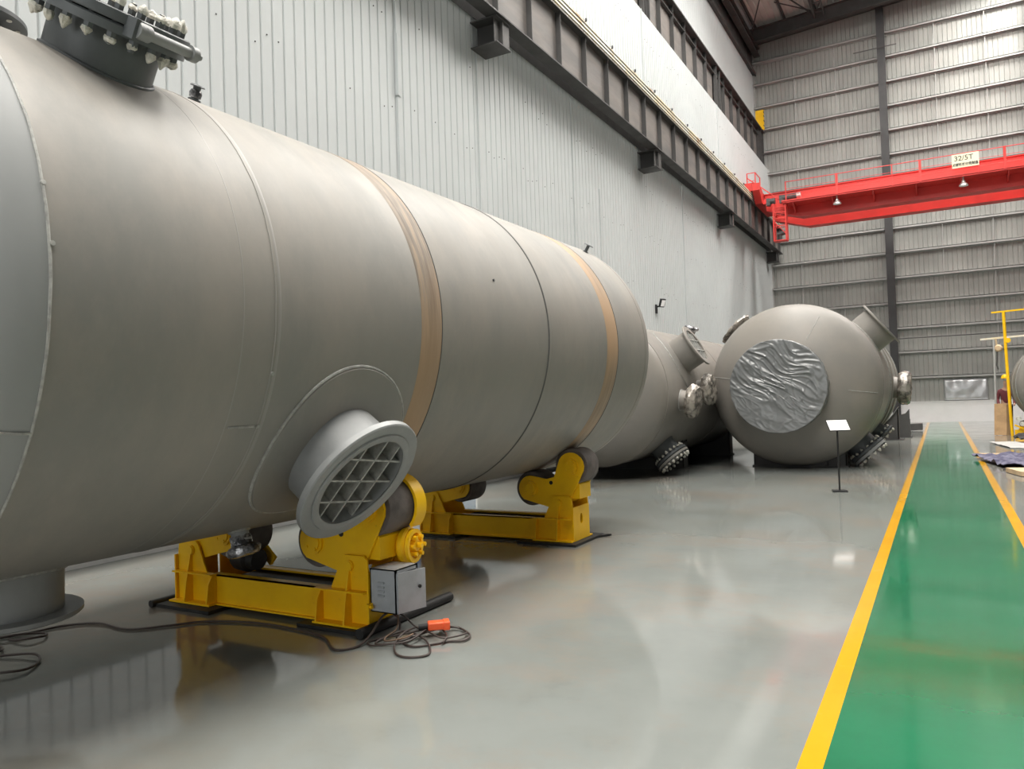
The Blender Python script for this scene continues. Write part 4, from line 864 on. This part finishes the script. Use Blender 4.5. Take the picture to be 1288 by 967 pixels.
# worker seen behind the yellow post
wk_ = thing('person', 'person in dark red top and yellow hard hat behind the yellow post', 'person', (1.93, 30.9, 0))
def skin(name, verts, edges, rad, material, parent):
    me = bpy.data.meshes.new(name); ob = bpy.data.objects.new(name, me); off = Vector(parent.location) if parent else Vector((0, 0, 0))
    me.from_pydata([Vector(v) - off for v in verts], edges, []); COL.objects.link(ob); ob.parent = parent
    m_ = ob.modifiers.new('skin', 'SKIN'); me.skin_vertices[0].data[0].use_root = True
    for i, r_ in enumerate(rad): me.skin_vertices[0].data[i].radius = (r_[0], r_[1]) if isinstance(r_, tuple) else (r_, r_)
    ob.modifiers.new('sub', 'SUBSURF').levels = 2; ob.modifiers['sub'].render_levels = 2
    dg = bpy.context.evaluated_depsgraph_get(); dg.update()
    nm = bpy.data.meshes.new_from_object(ob.evaluated_get(dg)); ob.modifiers.clear(); ob.data = nm
    nm.materials.clear(); nm.materials.append(M[material]); nm.polygons.foreach_set('use_smooth', [True] * len(nm.polygons)); return ob
bx, by = 1.93, 30.9
M['skin'] = mat('skin', (0.45, 0.27, 0.19), 0.6); M['trousers'] = mat('dark_trousers', (0.03, 0.035, 0.05), 0.8)
V = [(0, 0, .95), (0, 0, 1.15), (0, -.01, 1.38), (0, -.02, 1.55), (0, -.03, 1.66), (0, -.03, 1.80),
     (-.19, -.01, 1.42), (-.25, -.02, 1.15), (-.22, -.2, .98), (-.20, -.27, .93), (.19, -.01, 1.42), (.25, -.02, 1.15), (.22, -.2, .98), (.20, -.27, .93),
     (-.10, 0, .88), (-.11, 0, .5), (-.11, .03, .10), (-.11, -.12, .045), (.10, 0, .88), (.11, 0, .5), (.11, .03, .10), (.11, -.12, .045)]
Ed = [(0, 1), (1, 2), (2, 3), (3, 4), (4, 5), (2, 6), (6, 7), (7, 8), (8, 9), (2, 10), (10, 11), (11, 12), (12, 13), (0, 14), (14, 15), (15, 16), (16, 17), (0, 18), (18, 19), (19, 20), (20, 21)]
Rd = [(.15, .11), (.14, .10), (.17, .11), (.055, .055), (.075, .09), (.08, .095), .06, .045, .035, .03, .06, .045, .035, .03, .09, .06, .045, .035, .09, .06, .045, .035]
body = skin('body', [(bx + a, by + b, c) for a, b, c in V], Ed, Rd, 'skin', wk_)
VT = [0, 1, 2, 3, 6, 7, 8, 10, 11, 12]; mp_ = {v: i for i, v in enumerate(VT)}
skin('jacket', [(bx + V[v][0], by + V[v][1], V[v][2]) for v in VT], [(mp_[a], mp_[b]) for a, b in Ed if a in mp_ and b in mp_], [(Rd[v][0] + .015, Rd[v][1] + .015) if isinstance(Rd[v], tuple) else Rd[v] + .012 for v in VT], 'skin_red', wk_)
VT = [0, 14, 15, 16, 18, 19, 20]; mp_ = {v: i for i, v in enumerate(VT)}
skin('trousers', [(bx + V[v][0], by + V[v][1], V[v][2]) for v in VT], [(mp_[a], mp_[b]) for a, b in Ed if a in mp_ and b in mp_], [(Rd[v][0] + .012, Rd[v][1] + .014) if isinstance(Rd[v], tuple) else Rd[v] + .014 for v in VT], 'trousers', wk_)
MB().lathe((bx, by - .03, 1.86), (0, 0, 1), [(0, .15), (.0, .125), (.03, .122), (.09, .10), (.13, .05), (.14, 0)], 24).build('hard_hat', 'yellow', wk_)
# floor clutter
def sheet(name, pts, mt, label, cat, z=.01, amp=.03, thick=.012, nx=18, ny=12, fr=3):
    """quad patch with crumple; pts = four floor corners"""
    A, B, C_, D = [Vector((p[0], p[1], z)) for p in pts]; vs = []; fs = []
    for s_ in (0, 1):
        for j in range(ny + 1):
            for i in range(nx + 1):
                u1, v1 = i / nx, j / ny; p = (A * (1 - u1) + B * u1) * (1 - v1) + (D * (1 - u1) + C_ * u1) * v1
                h_ = max(0, noise.noise(p * fr) * amp + amp * .6) + abs(noise.noise(p * fr * 2.7)) * amp * .5
                e_ = noise.noise(p * 2.2) * .06
                vs.append(p + Vector((e_ if i in (0, nx) else 0, e_ if j in (0, ny) else 0, h_ + (thick if s_ else 0))))
    n_ = (nx + 1) * (ny + 1)
    for j in range(ny):
        for i in range(nx):
            a_ = j * (nx + 1) + i; fs += [(a_, a_ + nx + 1, a_ + nx + 2, a_ + 1), (n_ + a_, n_ + a_ + 1, n_ + a_ + nx + 2, n_ + a_ + nx + 1)]
    for i in range(nx): fs += [(i, i + 1, n_ + i + 1, n_ + i)]; q = ny * (nx + 1) + i; fs += [(q, n_ + q, n_ + q + 1, q + 1)]
    for j in range(ny): a_ = j * (nx + 1); fs += [(a_, n_ + a_, n_ + a_ + nx + 1, a_ + nx + 1)]; a_ += nx; fs += [(a_, a_ + nx + 1, n_ + a_ + nx + 1, n_ + a_)]
    return tag(MB().add(vs, fs).build(name, mt), label, cat)
sheet('cloth', [(.55, 20.0), (1.0, 17.6), (2.3, 17.4), (2.3, 20.6)], 'cloth', 'crumpled purple grey cloth spilling over the yellow line at the right edge', 'cloth', amp=.09, nx=30, ny=24, fr=4)
sheet('plastic_sheet', [(1.15, 25.5), (1.5, 23.2), (3.0, 23.4), (3.0, 25.8)], 'girt', 'pale sheet lying on the floor before the yellow roller frame', 'plastic sheet', z=.006, amp=.02)
sheet('tarpaulin', [(1.75, 25.9), (1.9, 25.0), (3.2, 25.2), (3.2, 26.3)], 'rubber', 'crumpled black tarpaulin behind the pale sheet at the right edge', 'tarpaulin', z=.05, amp=.16)
tag(MB().box(.72, 2.6, 20.75, 20.95, .0045, .05).build('timber_batten', 'wood', smooth=False), 'long pale timber batten lying behind the purple cloth', 'timber')
tag(MB().obox((1.5, 16.5, .05), (.42, .08, 0), (-.09, .38, 0), (0, 0, .04)).build('wooden_board', 'wood', smooth=False), 'pale wooden board on the floor under the ribbed white block', 'board')
mb = MB()
for i in range(10): mb.box(1.32 + i * .055, 1.345 + i * .055, 16.55, 17.05, .145, .165)
mb.box(1.3, 1.88, 16.55, 17.05, .092, .147)
tag(mb.build('ribbed_block', 'white_tape', smooth=False), 'ribbed white block resting on the pale wooden board', 'block')
tag(MB().bar((.98, 17.25, .02), (1.3, 17.2, .02), .035, .03).build('metal_strip', 'steel', smooth=False), 'short dark metal strip between the cloth and the wooden board', 'metal strip')
# background bits under the big tank
t = thing('poster_board', 'blue poster board leaning against the wall behind the far roller stand', 'board', (-7.42, 11.6, 0))
MB().obox((-7.42, 11.25, .5), (.02, 0, 0), (0, .45, 0), (-.015, 0, .48)).build('panel', 'board_blue', t, smooth=False)
MB().obox((-7.42, 11.73, .5), (.02, 0, 0), (0, .025, 0), (-.015, 0, .49)).build('edge_strip', 'white_sheet', t, smooth=False)
t = thing('storage_drum', 'blue topped white drum glimpsed between the two roller stands', 'drum', (-6.9, 9.6, 0))
MB().lathe((-6.9, 9.55, .0), (0, 0, 1), [(0, 0), (0, .26), (.02, .28), (.52, .28), (.54, .27)], 28).build('drum', 'white_wall', t)
MB().lathe((-6.9, 9.55, .54), (0, 0, 1), [(0, .28), (.02, .285), (.22, .285), (.24, .27), (.24, 0)], 28).build('lid', 'blue', t)
t = thing('steel_trestle', 'low pale steel trestle on the floor beyond the far roller stand', 'trestle', (-5.9, 13.5, 0))
MB().box(-6.35, -5.55, 12.6, 12.9, .20, .27).build('top', 'debris', t, smooth=False)
for x in (-6.3, -5.66): MB().box(x, x + .07, 12.62, 12.88, 0, .20).build('leg', 'debris', t, smooth=False)

# ------------------------------------------------------------ light, camera, view
w = bpy.data.worlds.new('sky'); scn.world = w; w.use_nodes = True
bg = w.node_tree.nodes['Background']; bg.inputs[0].default_value = (.85, .9, 1, 1); bg.inputs[1].default_value = .3

cam = bpy.data.cameras.new('camera'); co = bpy.data.objects.new('camera', cam); COL.objects.link(co); scn.camera = co
W_, H_, F_ = 1288, 967, 960.0
cam.sensor_fit = 'HORIZONTAL'; cam.sensor_width = 36; cam.lens = 36 * F_ / W_; cam.clip_end = 200; cam.clip_start = .05
def pray(x, y): return Vector((x - W_ / 2, -(y - H_ / 2), -F_))
Yc = pray(1183, 488).normalized(); Xc = -pray(-1067, 562); Xc = (Xc - Yc * Xc.dot(Yc)).normalized(); Zc = Xc.cross(Yc)
co.matrix_world = Matrix(((Xc.x, Xc.y, Xc.z, 0), (Yc.x, Yc.y, Yc.z, 0), (Zc.x, Zc.y, Zc.z, 1.6), (0, 0, 0, 1)))
vs_ = scn.view_settings; vs_.view_transform = 'Standard'; vs_.look = 'None'; vs_.gamma = 1; vs_.use_curve_mapping = False; vs_.exposure = 0.05
cy = scn.cycles; cy.use_denoising = True; cy.max_bounces = 8; cy.diffuse_bounces = 5; cy.glossy_bounces = 4; cy.sample_clamp_indirect = 8
